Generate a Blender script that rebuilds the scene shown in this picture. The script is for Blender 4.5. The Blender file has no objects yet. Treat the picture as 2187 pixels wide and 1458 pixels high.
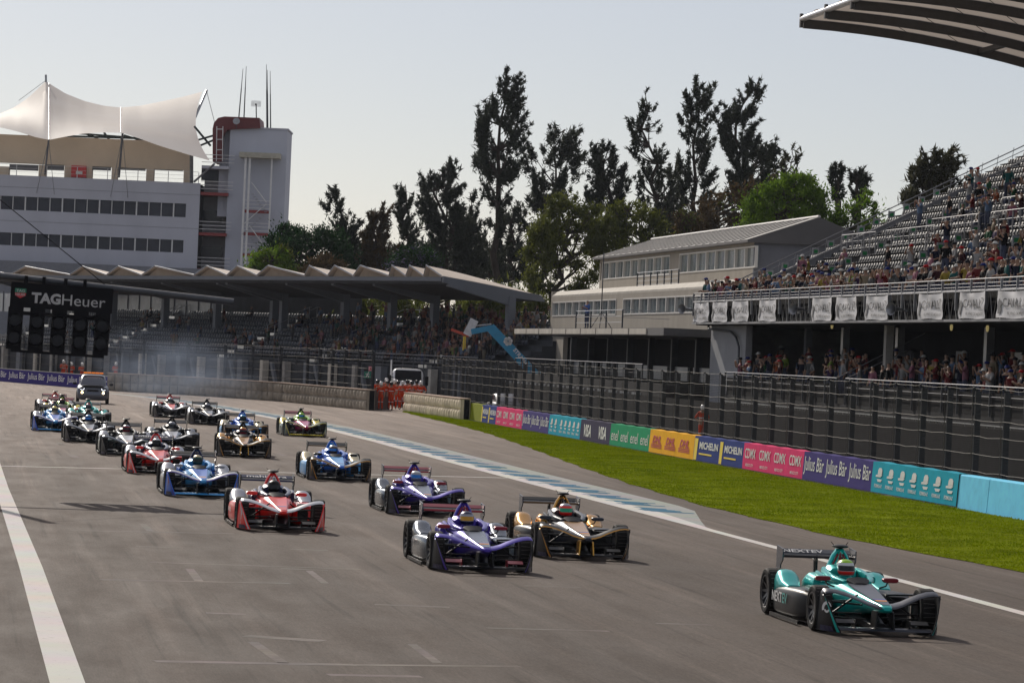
import bpy, bmesh, math, random
import numpy as np
from mathutils import Vector, Matrix, Euler
random.seed(7); rng = np.random.default_rng(7)
S = bpy.context.scene
C = S.collection
R = math.radians

# ------------------------------------------------------------------ camera, sky, sun, exposure
FPX, CX, CY, ROLL, PIT, CAMH, PSI = 8000.0, 1093.5, 729.0, R(2.5), 28/8000.0, 3.7, R(8.2)
cam = bpy.data.cameras.new('camera'); camo = bpy.data.objects.new('camera', cam); C.objects.link(camo)
cam.sensor_width = 36; cam.sensor_fit = 'HORIZONTAL'; cam.lens = FPX/2187*36
cam.clip_start = 0.5; cam.clip_end = 6000
CAMROT = Matrix.Rotation(R(90)+PIT, 3, 'X') @ Matrix.Rotation(ROLL, 3, 'Z')
camo.matrix_world = Matrix.Translation((0, 0, CAMH)) @ CAMROT.to_4x4()
S.camera = camo
SUN_EL = R(28.5); SUN_AZ = (-0.345, 0.939)          # the sun stands behind the far buildings, a little to the left
W = bpy.data.worlds.new('World'); S.world = W; W.use_nodes = True
wn = W.node_tree.nodes; bgn = wn['Background']
sky = wn.new('ShaderNodeTexSky'); sky.sky_type = 'NISHITA'; sky.sun_disc = False
sky.sun_elevation = SUN_EL; sky.sun_rotation = math.atan2(SUN_AZ[0], SUN_AZ[1])
sky.altitude = 2200; sky.air_density = 1.0; sky.dust_density = 3.6; sky.ozone_density = 3.5
hz_ = wn.new('ShaderNodeMix'); hz_.data_type = 'RGBA'; hz_.blend_type = 'MIX'; hz_.inputs[0].default_value = .40      # even city haze all round the sky
hz_.inputs[7].default_value = (12.5, 11.6, 11.2, 1)
W.node_tree.links.new(sky.outputs[0], hz_.inputs[6]); W.node_tree.links.new(hz_.outputs[2], bgn.inputs[0]); bgn.inputs[1].default_value = 0.064
sl = bpy.data.lights.new('sun', 'SUN'); sl.energy = 3.5; sl.angle = R(0.53); sl.color = (1, 0.91, 0.80)
so = bpy.data.objects.new('sun', sl); C.objects.link(so)
sd = Vector((SUN_AZ[0]*math.cos(SUN_EL), SUN_AZ[1]*math.cos(SUN_EL), math.sin(SUN_EL)))
so.rotation_euler = sd.to_track_quat('Z', 'Y').to_euler(); so.location = (-60, 200, 120)
S.view_settings.view_transform = 'Standard'; S.view_settings.look = 'None'
S.view_settings.exposure = 0.0; S.view_settings.gamma = 1.0; S.view_settings.use_curve_mapping = False
S.render.engine = 'CYCLES'
S.cycles.max_bounces = 4; S.cycles.diffuse_bounces = 3; S.cycles.glossy_bounces = 3; S.cycles.transmission_bounces = 3; S.cycles.transparent_max_bounces = 8; S.cycles.volume_bounces = 0

# ------------------------------------------------------------------ places: photograph pixel -> point on a real plane
FW = Vector((-math.sin(PSI), math.cos(PSI), 0)); RT = Vector((math.cos(PSI), math.sin(PSI), 0)); UP = Vector((0, 0, 1))
CAMP = Vector((0, 0, CAMH))
def ray(px, py): return CAMROT @ Vector(((px-CX)/FPX, -(py-CY)/FPX, -1))
def G(px, py, z=0.0):
    d = ray(px, py); return CAMP + d*((z-CAMH)/d.z)
def PV(px, py, v):                       # on the upright plane that runs along the track at lateral distance v
    d = ray(px, py); return CAMP + d*(v/d.dot(RT))
def PU(px, py, u):
    d = ray(px, py); return CAMP + d*(u/d.dot(FW))
def PD(px, py, Y):
    d = ray(px, py); return CAMP + d*(Y/d.y)
def T(u, v, z=0.0): return FW*u + RT*v + UP*z
def u_of(px, py, v): return PV(px, py, v).dot(FW)
def pix(p):
    q = CAMROT.transposed() @ (Vector(p)-CAMP); return (CX+FPX*q.x/-q.z, CY-FPX*q.y/-q.z)

# ------------------------------------------------------------------ materials
def lin(c):
    if isinstance(c, str): c = tuple(int(c[i:i+2], 16) for i in (0, 2, 4))
    return tuple(((x/255)/12.92 if x/255 <= .04045 else ((x/255+.055)/1.055)**2.4) for x in c)
MATS = {}
def pm(name, col, rough=.6, metal=0.0, var=.18, scale=3.0, bump=0.0, bscale=40.0, coat=0.0, world=False, objcol=False, emit=0, spec=.5, stretch=None, alpha=None):
    """procedural material: base colour broken up by two noises, optional bump"""
    if name in MATS: return MATS[name]
    if rough >= .75 and spec == .5: spec = .12
    m = bpy.data.materials.new(name); m.use_nodes = True; nt = m.node_tree; N = nt.nodes; L = nt.links
    b = N['Principled BSDF']; col = lin(col) if (isinstance(col, str) or max(col) > 1.0) else tuple(col)
    geo = N.new('ShaderNodeNewGeometry') if world else N.new('ShaderNodeTexCoord')
    vec = geo.outputs['Position'] if world else geo.outputs['Object']
    if stretch:
        mp = N.new('ShaderNodeMapping'); mp.inputs['Rotation'].default_value = (0, 0, stretch[3] if len(stretch) > 3 else 0); mp.inputs['Scale'].default_value = stretch[:3]
        L.new(vec, mp.inputs[0]); vec = mp.outputs[0]
    n = N.new('ShaderNodeTexNoise'); n.inputs['Scale'].default_value = scale; n.inputs['Detail'].default_value = 5; n.inputs['Roughness'].default_value = .65
    L.new(vec, n.inputs['Vector'])
    r = N.new('ShaderNodeMapRange'); r.inputs[1].default_value = .3; r.inputs[2].default_value = .7; r.inputs[3].default_value = 1-var; r.inputs[4].default_value = 1+var
    L.new(n.outputs['Fac'], r.inputs[0])
    mx = N.new('ShaderNodeMix'); mx.data_type = 'RGBA'; mx.blend_type = 'MULTIPLY'; mx.inputs[0].default_value = 1
    if objcol:
        oi = N.new('ShaderNodeObjectInfo'); L.new(oi.outputs['Color'], mx.inputs[6])
    else: mx.inputs[6].default_value = (*col, 1)
    L.new(r.outputs[0], mx.inputs[7]); L.new(mx.outputs[2], b.inputs['Base Color'])
    rr = N.new('ShaderNodeMapRange'); rr.inputs[3].default_value = max(0, rough-.08); rr.inputs[4].default_value = min(1, rough+.08); L.new(n.outputs['Fac'], rr.inputs[0]); L.new(rr.outputs[0], b.inputs['Roughness'])
    b.inputs['Metallic'].default_value = metal; b.inputs['Coat Weight'].default_value = coat; b.inputs['Coat Roughness'].default_value = .05
    b.inputs['Specular IOR Level'].default_value = spec
    if emit: b.inputs['Emission Color'].default_value = (*col, 1); b.inputs['Emission Strength'].default_value = emit
    if bump:
        n2 = N.new('ShaderNodeTexNoise'); n2.inputs['Scale'].default_value = bscale; n2.inputs['Detail'].default_value = 4; L.new(vec, n2.inputs['Vector'])
        bp = N.new('ShaderNodeBump'); bp.inputs['Strength'].default_value = bump; bp.inputs['Distance'].default_value = .02
        L.new(n2.outputs['Fac'], bp.inputs['Height']); L.new(bp.outputs[0], b.inputs['Normal'])
    MATS[name] = m; return m

def leafmat(name, c1, c2, sc=.6, trans=.35, spec=.15):
    m = bpy.data.materials.new(name); m.use_nodes = True; nt = m.node_tree; N = nt.nodes; L = nt.links
    for n in list(N): N.remove(n)
    out = N.new('ShaderNodeOutputMaterial'); g = N.new('ShaderNodeNewGeometry')
    n = N.new('ShaderNodeTexNoise'); n.inputs['Scale'].default_value = sc; n.inputs['Detail'].default_value = 4; L.new(g.outputs['Position'], n.inputs['Vector'])
    r = N.new('ShaderNodeMapRange'); r.inputs[1].default_value = .35; r.inputs[2].default_value = .65; L.new(n.outputs['Fac'], r.inputs[0])
    ad = N.new('ShaderNodeMath'); ad.operation = 'MULTIPLY_ADD'; ad.inputs[1].default_value = .5; L.new(g.outputs['Random Per Island'], ad.inputs[0])
    ml = N.new('ShaderNodeMath'); ml.operation = 'MULTIPLY'; ml.inputs[1].default_value = .6; L.new(r.outputs[0], ml.inputs[0]); L.new(ml.outputs[0], ad.inputs[2])
    mx = N.new('ShaderNodeMix'); mx.data_type = 'RGBA'; mx.inputs[6].default_value = (*lin(c1), 1); mx.inputs[7].default_value = (*lin(c2), 1); L.new(ad.outputs[0], mx.inputs[0])
    d = N.new('ShaderNodeBsdfPrincipled'); d.inputs['Roughness'].default_value = .65; d.inputs['Specular IOR Level'].default_value = spec; L.new(mx.outputs[2], d.inputs['Base Color'])
    t = N.new('ShaderNodeBsdfTranslucent'); L.new(mx.outputs[2], t.inputs['Color'])
    s = N.new('ShaderNodeMixShader'); s.inputs[0].default_value = trans; L.new(d.outputs[0], s.inputs[1]); L.new(t.outputs[0], s.inputs[2]); L.new(s.outputs[0], out.inputs['Surface'])
    return m

# ------------------------------------------------------------------ mesh building
WM = {}
class MB:
    def __init__(s): s.V = []; s.F = []; s.M = []
    def add(s, vs, fs, mi=0):
        o = len(s.V); s.V += [Vector(v) for v in vs]; s.F += [tuple(i+o for i in f) for f in fs]; s.M += [mi]*len(fs); return s
    def hexa(s, p, mi=0):      # p: 4 bottom then 4 top
        return s.add(p, [(3, 2, 1, 0), (4, 5, 6, 7), (0, 1, 5, 4), (1, 2, 6, 5), (2, 3, 7, 6), (3, 0, 4, 7)], mi)
    def box(s, c, size, ax=None, mi=0):
        c = Vector(c); X, Y, Z = ax if ax else (Vector((1, 0, 0)), Vector((0, 1, 0)), UP)
        X, Y, Z = Vector(X)*size[0]/2, Vector(Y)*size[1]/2, Vector(Z)*size[2]/2
        return s.hexa([c-X-Y-Z, c+X-Y-Z, c+X+Y-Z, c-X+Y-Z, c-X-Y+Z, c+X-Y+Z, c+X+Y+Z, c-X+Y+Z], mi)
    def prism(s, poly, ext, mi=0):
        n = len(poly); ext = Vector(ext); a = [Vector(p) for p in poly]; b = [p+ext for p in a]
        return s.add(a+b, [tuple(range(n-1, -1, -1)), tuple(range(n, 2*n))]+[(i, (i+1) % n, n+(i+1) % n, n+i) for i in range(n)], mi)
    def poly(s, pts, mi=0): return s.add(pts, [tuple(range(len(pts)))], mi)
    def tube(s, a, b, r0, r1=None, n=8, mi=0, cap=True): return s.path([a, b], [r0, r0 if r1 is None else r1], n, mi, cap)
    def path(s, pts, r, n=6, mi=0, cap=True):
        pts = [Vector(p) for p in pts]; k = len(pts); r = [r]*k if not isinstance(r, (list, tuple)) else r; rings = []
        ref = None
        for i, p in enumerate(pts):
            d = (pts[min(i+1, k-1)]-pts[max(i-1, 0)]); d = d.normalized() if d.length > 1e-9 else UP
            if ref is None or abs(ref.dot(d)) > .98: ref = Vector((1, 0, 0)) if abs(d.x) < .7 else Vector((0, 1, 0))
            x = (ref-d*ref.dot(d)).normalized(); y = d.cross(x); ref = x
            rings.append([p+(x*math.cos(2*math.pi*j/n)+y*math.sin(2*math.pi*j/n))*r[i] for j in range(n)])
        return s.loft(rings, mi, cap, cap)
    def loft(s, rings, mi=0, c0=True, c1=True, skip=None, closed=True):
        n = len(rings[0]); k = len(rings); vs = [v for r in rings for v in r]; fs = []
        for i in range(k-1):
            for j in range(n if closed else n-1):
                if skip and skip(i, j): continue
                fs.append((i*n+j, i*n+(j+1) % n, (i+1)*n+(j+1) % n, (i+1)*n+j))
        if c0: fs.append(tuple(range(n-1, -1, -1)))
        if c1: fs.append(tuple((k-1)*n+j for j in range(n)))
        return s.add(vs, fs, mi)
    def lathe(s, prof, n=24, axis='y', c=(0, 0, 0), mi=0):   # prof: (radius, along)
        c = Vector(c); rings = []
        for r, a in prof:
            rings.append([c+(Vector((r*math.cos(t), a, r*math.sin(t))) if axis == 'y' else Vector((r*math.cos(t), r*math.sin(t), a)) if axis == 'z' else Vector((a, r*math.cos(t), r*math.sin(t)))) for t in (2*math.pi*j/n for j in range(n))])
        return s.loft(rings, mi, False, False)
    def grid(s, P, mi=0):      # P[i][j]
        n = len(P[0]); return s.add([v for r in P for v in r], [(i*n+j, i*n+j+1, (i+1)*n+j+1, (i+1)*n+j) for i in range(len(P)-1) for j in range(n-1)], mi)
    def build(s, name, mats, parent=None, smooth=False, local=False, kind=None, label=None, fixn=True):
        me = bpy.data.meshes.new(name)
        vs = s.V
        if parent is not None and not local:
            inv = WM[parent].inverted(); vs = [inv @ v for v in vs]
        me.from_pydata([tuple(v) for v in vs], [], s.F)
        mats = mats if isinstance(mats, (list, tuple)) else [mats]
        for m in mats: me.materials.append(m)
        if len(mats) > 1: me.polygons.foreach_set('material_index', s.M)
        if fixn:
            bm = bmesh.new(); bm.from_mesh(me); bmesh.ops.recalc_face_normals(bm, faces=bm.faces); bm.to_mesh(me); bm.free()
        if smooth:
            me.polygons.foreach_set('use_smooth', [True]*len(me.polygons))
            try: me.set_sharp_from_angle(angle=R(smooth if smooth is not True else 45))
            except Exception: pass
        return link(name, me, parent, kind, label)
def link(name, me, parent=None, kind=None, label=None):
    o = bpy.data.objects.new(name, me); C.objects.link(o)
    if parent is not None: o.parent = parent; WM[o] = WM[parent]
    else: WM[o] = Matrix.Identity(4)
    if kind: o['kind'] = kind
    if label: o['label'] = label
    return o
def thing(name, label, cat, loc=(0, 0, 0), rz=0, group=None):
    o = bpy.data.objects.new(name, None); C.objects.link(o); o.location = loc; o.rotation_euler = (0, 0, rz); o.empty_display_size = .3
    WM[o] = Matrix.Translation(Vector(loc)) @ Matrix.Rotation(rz, 4, 'Z')
    return tag(o, label, cat, group)
def tag(o, label, cat, group=None):
    o['label'] = label; o['category'] = cat
    if group: o['group'] = group
    return o
ORD = 'first second third fourth fifth sixth seventh eighth ninth tenth'.split()
def structure(o): o['kind'] = 'structure'; return o
def npmesh(name, V, F, mat, parent=None, kind=None):
    """fast mesh from arrays; F (n,k) faces"""
    V = np.asarray(V, dtype=np.float32); F = np.asarray(F, dtype=np.int32); k = F.shape[1]
    if parent is not None:
        M = np.array(WM[parent].inverted()); V = V @ M[:3, :3].T + M[:3, 3]
    me = bpy.data.meshes.new(name); me.vertices.add(len(V)); me.vertices.foreach_set('co', V.astype(np.float32).ravel())
    me.loops.add(F.size); me.loops.foreach_set('vertex_index', F.ravel()); me.polygons.add(len(F))
    me.polygons.foreach_set('loop_start', np.arange(0, F.size, k, dtype=np.int32)); me.polygons.foreach_set('loop_total', np.full(len(F), k, dtype=np.int32))
    me.update(calc_edges=True); me.validate()
    for m in (mat if isinstance(mat, (list, tuple)) else [mat]): me.materials.append(m)
    return link(name, me, parent, kind)
TXT = {}
def text_geo(body, bold=0.0, shear=0.0, space=1.0):
    """letter outlines as flat faces, scaled to a unit box"""
    key = (body, bold, shear, space)
    if key in TXT: return TXT[key]
    cu = bpy.data.curves.new('t', 'FONT'); cu.body = body; cu.offset = bold; cu.shear = shear; cu.space_character = space; cu.resolution_u = 3
    ob = bpy.data.objects.new('t', cu); C.objects.link(ob); dg = bpy.context.evaluated_depsgraph_get()
    me = bpy.data.meshes.new_from_object(ob.evaluated_get(dg)); vs = [v.co.copy() for v in me.vertices]; fs = [tuple(p.vertices) for p in me.polygons]
    bpy.data.objects.remove(ob); bpy.data.curves.remove(cu); bpy.data.meshes.remove(me)
    x0, x1 = min(v.x for v in vs), max(v.x for v in vs); y0, y1 = min(v.y for v in vs), max(v.y for v in vs)
    TXT[key] = ([((v.x-x0)/(x1-x0), (v.y-y0)/(y1-y0)) for v in vs], fs); return TXT[key]
def put_text(mb, body, o, rx, ry, w, h, bold=0.0, shear=0.0, mi=0, space=1.0):
    vs, fs = text_geo(body, bold, shear, space); o, rx, ry = Vector(o), Vector(rx), Vector(ry)
    mb.add([o+rx*(x*w)+ry*(y*h) for x, y in vs], fs, mi); return mb

# shared materials
concrete = pm('concrete', (.33, .32, .30), .85, var=.25, scale=1.2, bump=.3, bscale=12, world=True)
pale_concrete = pm('pale_concrete', (.52, .49, .43), .8, var=.16, scale=1.0, bump=.2, bscale=10, world=True, stretch=(1, 1, .35))
dark_steel = pm('dark_steel', (.07, .075, .085), .5, .5, var=.2, scale=2, world=True)
grey_steel = pm('grey_steel', (.30, .31, .33), .4, .7, var=.2, scale=2, world=True)
galv = pm('galvanised', (.5, .5, .52), .38, .8, var=.25, scale=3, world=True)
black = pm('black_board', (.007, .007, .009), .6, var=.3, scale=4, spec=.12)
white_paint = pm('white_paint', (.74, .74, .72), .5, var=.08, scale=1.0, world=True)
white_print = pm('white_print', (.72, .72, .70), .6, var=.06, scale=6)
glass = pm('dark_glass', (.03, .035, .045), .1, .0, var=.25, scale=.7, spec=.4, world=True)
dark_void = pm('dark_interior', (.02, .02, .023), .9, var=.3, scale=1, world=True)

def se(x, hw, z0, z1, n=20, e=3.0, cy=0.0):
    c = (z0+z1)/2; h = (z1-z0)/2; out = []
    for j in range(n):
        t = 2*math.pi*(j+.5)/n; a, b = math.cos(t), math.sin(t)
        out.append(Vector((x, cy+hw*math.copysign(abs(a)**(2/e), a), c+h*math.copysign(abs(b)**(2/e), b))))
    return out
def lerp_secs(secs, k=3):
    out = []
    for a, b in zip(secs, secs[1:]):
        for i in range(k):
            t = i/k; out.append(tuple(x+(y-x)*t for x, y in zip(a, b)))
    out.append(secs[-1]); return out
carbon_s = pm('gloss_black', (.014, .014, .016), .35, var=.2, scale=8)
rubber_s = pm('road_tyre', (.022, .021, .020), .8, var=.2, scale=9)
# ------------------------------------------------------------------ ground, track, paint, grass
def asphalt_mat(name, base, streak=True, ang=0):
    m = bpy.data.materials.new(name); m.use_nodes = True; nt = m.node_tree; N = nt.nodes; L = nt.links; b = N['Principled BSDF']
    g = N.new('ShaderNodeNewGeometry')
    mp = N.new('ShaderNodeMapping'); mp.vector_type = 'POINT'; mp.inputs['Rotation'].default_value = (0, 0, -PSI); L.new(g.outputs['Position'], mp.inputs[0])
    def noise(scale, sc3=(1, 1, 1), det=6, rgh=.6):
        k = N.new('ShaderNodeVectorMath'); k.operation = 'MULTIPLY'; k.inputs[1].default_value = sc3; L.new(mp.outputs[0], k.inputs[0])
        n = N.new('ShaderNodeTexNoise'); n.inputs['Scale'].default_value = scale; n.inputs['Detail'].default_value = det; n.inputs['Roughness'].default_value = rgh; L.new(k.outputs[0], n.inputs['Vector']); return n.outputs['Fac']
    def mr(x, a, c, lo, hi):
        r = N.new('ShaderNodeMapRange'); r.inputs[1].default_value = a; r.inputs[2].default_value = c; r.inputs[3].default_value = lo; r.inputs[4].default_value = hi; L.new(x, r.inputs[0]); return r.outputs[0]
    def mul(a, c, op='MULTIPLY'):
        k = N.new('ShaderNodeMath'); k.operation = op
        for i, x in enumerate((a, c)):
            if isinstance(x, float): k.inputs[i].default_value = x
            else: L.new(x, k.inputs[i])
        return k.outputs[0]
    f = mul(mr(noise(42, (1, .10, 1), 3, .8), .25, .75, .72, 1.28), mr(noise(.22, (1, .10, 1), 4), .3, .7, .88, 1.12))
    f = mul(f, mr(noise(.9, (1, .04, 1), 5), .35, .7, .84, 1.18)); f = mul(f, mr(noise(14, (1, .12, 1), 4, .85), .3, .7, .86, 1.14))   # wheel tracks, coarse grain
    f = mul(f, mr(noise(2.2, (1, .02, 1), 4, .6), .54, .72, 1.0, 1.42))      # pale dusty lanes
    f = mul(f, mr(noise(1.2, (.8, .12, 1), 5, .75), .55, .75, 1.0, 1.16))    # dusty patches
    f = mul(f, mr(noise(3.0, (1.6, .03, 1), 3), .58, .70, 1.0, .68))      # rubber streaks
    f = mul(f, mr(noise(1.6, (.10, 1.0, 1), 4, .7), .60, .74, 1.0, 1.12))       # faint cross marks
    sp = N.new('ShaderNodeSeparateXYZ'); L.new(mp.outputs[0], sp.inputs[0]); f = mul(mul(f, mr(sp.outputs['Y'], 42, 115, 1.0, 1.55)), mr(sp.outputs['Y'], 115, 200, 1.0, 1.8))   # base colour grows paler with distance down the track
    mx = N.new('ShaderNodeMix'); mx.data_type = 'RGBA'; mx.blend_type = 'MULTIPLY'; mx.inputs[0].default_value = 1; mx.inputs[6].default_value = (*base, 1); L.new(f, mx.inputs[7]); L.new(mx.outputs[2], b.inputs['Base Color'])
    L.new(mr(noise(1.3, (1, .2, 1)), .3, .7, .70, .88), b.inputs['Roughness']); b.inputs['Specular IOR Level'].default_value = .06
    bp = N.new('ShaderNodeBump'); bp.inputs['Strength'].default_value = .12; bp.inputs['Distance'].default_value = .008; L.new(noise(55, det=2), bp.inputs['Height']); L.new(bp.outputs[0], b.inputs['Normal'])
    return m
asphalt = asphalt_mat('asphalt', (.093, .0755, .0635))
dust = pm('dusty_ground', (.20, .18, .15), .9, var=.25, scale=.15, bump=.4, bscale=6, world=True)
MB().poly([(-2500, -300, -.05), (2500, -300, -.05), (2500, 4500, -.05), (-2500, 4500, -.05)]).build('ground', dust, kind='structure')
m = MB(); us = [15+i*8 for i in range(42)]
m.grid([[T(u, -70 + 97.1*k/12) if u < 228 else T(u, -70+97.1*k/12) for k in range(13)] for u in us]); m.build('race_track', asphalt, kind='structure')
def strip(mb, pts, z, mi=0):           # pts: (u, v0, v1)
    return mb.grid([[T(u, a, z), T(u, b, z)] for u, a, b in pts], mi)
def wornpaint(name, col, wear=.5, sc=7.0, under=(.12, .108, .10)):
    m = bpy.data.materials.new(name); m.use_nodes = True; N = m.node_tree.nodes; L = m.node_tree.links; b = N['Principled BSDF']; b.inputs['Roughness'].default_value = .8; b.inputs['Specular IOR Level'].default_value = .08
    g = N.new('ShaderNodeNewGeometry'); n = N.new('ShaderNodeTexNoise'); n.inputs['Scale'].default_value = sc; n.inputs['Detail'].default_value = 6; n.inputs['Roughness'].default_value = .7; L.new(g.outputs['Position'], n.inputs['Vector'])
    r = N.new('ShaderNodeMapRange'); r.inputs[1].default_value = wear-.12; r.inputs[2].default_value = wear+.12; L.new(n.outputs['Fac'], r.inputs[0])
    n2 = N.new('ShaderNodeTexNoise'); n2.inputs['Scale'].default_value = .5; n2.inputs['Detail'].default_value = 4; L.new(g.outputs['Position'], n2.inputs['Vector'])
    mx = N.new('ShaderNodeMix'); mx.data_type = 'RGBA'; mx.inputs[6].default_value = (*under, 1); mx.inputs[7].default_value = (*col, 1); L.new(r.outputs[0], mx.inputs[0])
    m2 = N.new('ShaderNodeMix'); m2.data_type = 'RGBA'; m2.blend_type = 'MULTIPLY'; m2.inputs[0].default_value = .35; L.new(mx.outputs[2], m2.inputs[6]); L.new(n2.outputs['Color'], m2.inputs[7])
    L.new(m2.outputs[2], b.inputs['Base Color']); return m
line_white = wornpaint('line_white', (.74, .71, .67), .30)
faint_white = wornpaint('faint_white', (.235, .205, .185), .50, 1.4, (.14, .118, .103))
pale_blue = wornpaint('pale_band', (.40, .42, .40), .36, 4.0, (.27, .29, .285))
stripe_blue = wornpaint('stripe_blue', (.012, .15, .27), .24, 5.0, (.25, .32, .34))
LR = [(30, 16.5), (60, 16.5), (85, 16.4), (120, 16.15), (150, 16.1), (170, 15.85), (190, 14.9), (210, 13.5), (232, 11.7), (246, 9.3), (258, 6.2)]
def vline(u):
    for (a, x), (b, y) in zip(LR, LR[1:]):
        if a <= u <= b: return x+(y-x)*(u-a)/(b-a)
    return LR[-1][1]
uu = [30+i*4 for i in range(58)]
strip(MB(), [(u, vline(u)-.14, vline(u)+.12+.38*min(1, max(0, (u-82)/8))*min(1, max(0, (240-u)/20))) for u in uu], .004).build('edge_line', line_white, kind='structure')
strip(MB(), [(20, .98, 1.36), (40, .98, 1.36), (60, .9, 1.27), (90, .70, 1.02), (140, .5, .8)], .003).build('edge_line', line_white, kind='structure')
band = strip(MB(), [(u, vline(u)+.08, vline(u)+.125+1.75*min(1, max(.02, (u-83)/10))*min(1, max(.25, (262-u)/40))) for u in [83+i*3 for i in range(56)]], .002).build('painted_strip', pale_blue, kind='structure')
for k in range(42):
    u = 91.5+k*3.75; mb = MB(); vl = vline(u)
    if u > 240: break
    for j in range(7):
        a = u+1.1-.34*j; l0 = vl+.22+random.uniform(0, .28); l1 = vl+1.2+random.uniform(-.25, .22)
        mb.poly([T(a+.5, l0, .0055+j*.0002), T(a+.12, l0+.02, .0055+j*.0002), T(a-.45, l1, .0055+j*.0002), T(a-.1, l1+.03, .0055+j*.0002)])
    mb.build('stripe', stripe_blue, band)
# start line and worn grid marks, each a mark of its own on the track
track = bpy.data.objects['race_track']
def mark(name, p0, p1, w, mat, z=.0015):
    a, b = G(*p0), G(*p1); d = (b-a).normalized(); n = Vector((-d.y, d.x, 0))*w/2; n2 = UP*z; k = 8
    n = n*(2.0 if mat is faint_white else 1.0); MB().grid([[a.lerp(b, i/k)-n+n2, a.lerp(b, i/k)+n+n2] for i in range(k+1)]).build(name, mat, track)
mark('start_line', (-60, 993), (1085, 1020), .28, line_white)
for p0, p1, w in [((330, 1411), (760, 1419), .14), ((760, 1419), (1110, 1422), .10), ((320, 1200), (770, 1215), .10), ((215, 1237), (620, 1245), .11), ((290, 1166), (385, 1169), .10), ((150, 1132), (500, 1139), .10), ((600, 1213), (700, 1217), .09),
                  ((525, 1357), (690, 1368), .18), ((405, 1214), (425, 1240), .07), ((305, 1118), (322, 1134), .07), ((660, 1218), (695, 1245), .06), ((540, 1370), (605, 1415), .07), ((440, 1308), (525, 1311), .12), ((620, 1172), (700, 1175), .12),
                  ((60, 974), (170, 977), .12), ((150, 970), (166, 978), .12), ((40, 948), (140, 949), .12), ((124, 944), (133, 950), .1), ((10, 925), (110, 927), .14), ((40, 908), (66, 909), .14), ((230, 875), (330, 880), .14), ((590, 968), (610, 973), .12), ((610, 973), (640, 974), .12),
                  ((640, 938), (665, 948), .12), ((800, 1290), (960, 1296), .1), ((1120, 1250), (1240, 1254), .1), ((880, 1040), (960, 1043), .14), ((1090, 1050), (1130, 1051), .1), ((700, 1440), (900, 1444), .12), ((1400, 1330), (1520, 1334), .1), ((880, 1375), (935, 1415), .06), ((1040, 1340), (1300, 1347), .08)]:
    mark('grid_mark', p0, p1, w, faint_white)
# grass verge between run-off and wall
turf = pm('turf_soil', (.145, .18, .012), .95, var=.42, scale=.7, bump=.8, bscale=18, world=True, spec=.0)
GE = [(48, 21.6), (58, 20.7), (69, 19.9), (80, 19.05), (95, 18.95), (110, 19.6), (124, 20.5), (150, 22.4), (172, 23.85), (195, 24.8), (210, 25.15), (222, 25.6)]
def vgrass(u):
    for (a, x), (b, y) in zip(GE, GE[1:]):
        if a <= u <= b: return x+(y-x)*(u-a)/(b-a)
    return GE[-1][1]
def vg2(u): return 27.05 if u < 199 else 27.05-(u-199)*.055
gu = [48+i*1.5 for i in range(116)]
mb = MB(); mb.grid([[T(u, vgrass(u)+.05*math.sin(u*.9)+.03*math.sin(u*2.1)+(vg2(u)-vgrass(u))*k/8, .012+.05*math.sin(math.pi*k/8)) for k in range(9)] for u in gu])
mb.build('grass_verge', turf, kind='structure', smooth=True)
n = 150000; gu_ = 48+(222-48)*rng.random(n)**1.5; lo = np.array([vgrass(u) for u in gu_])+.05*np.sin(gu_*.9)+.03*np.sin(gu_*2.1); hi = np.array([vg2(u) for u in gu_]); f = rng.random(n)*1.01-.005
gv = lo+(hi-lo)*f; gz = .012+.05*np.sin(np.pi*np.clip(f, 0, 1))-.005
clump = .5+.5*np.sin(gu_*.9+2*np.sin(gv*1.3))*np.sin(gv*2.1+gu_*.4)
hh = (.015+.032*rng.random(n))*(.6+.8*clump); ang = rng.random(n)*math.tau; w = .012+.02*rng.random(n)
P0 = np.outer(gu_, FW)+np.outer(gv, RT); P0[:, 2] = gz
dx = np.stack([np.cos(ang)*w, np.sin(ang)*w, np.zeros(n)], 1); tip = np.stack([rng.normal(0, .02, n), rng.normal(0, .02, n), hh], 1)
Vg = np.empty((n*3, 3)); Vg[0::3] = P0-dx; Vg[1::3] = P0+dx; Vg[2::3] = P0+tip
go = npmesh('grass', Vg, np.arange(n*3).reshape(-1, 3), leafmat('grass_blades', (86, 106, 6), (134, 146, 20), .35, .35, 0.0), kind='stuff')
tag(go, 'short green grass growing along the foot of the barrier wall', 'grass')

# ------------------------------------------------------------------ barrier wall with banners
WV = 27.2
def banner_mat(name, c): return pm(name, c, .8, var=.10, scale=2.5, bump=.15, bscale=6, world=True, spec=.06)
BC = dict(olive=banner_mat('banner_olive', (132, 140, 30)), navy=banner_mat('banner_navy', (34, 56, 128)), pink=banner_mat('banner_pink', (222, 52, 112)), purple=banner_mat('banner_purple', (62, 52, 122)),
          teal=banner_mat('banner_teal', (0, 160, 185)), slate=banner_mat('banner_slate', (52, 48, 78)), green=banner_mat('banner_green', (0, 148, 100)), yellow=banner_mat('banner_yellow', (242, 178, 20)), cyan=banner_mat('painted_cyan', (122, 218, 255)))
print_yellow = pm('print_yellow', (235, 205, 30), .6, var=.06, scale=4); print_red = pm('print_red', (185, 25, 35), .6, var=.06, scale=4); print_dark = pm('print_dark', (.03, .03, .035), .6, var=.1, scale=4)
print_silver = pm('print_silver', (.45, .45, .45), .5, var=.1, scale=5)
LD = -FW; NRM = -RT                       # lettering runs towards the camera, faces the track
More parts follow.
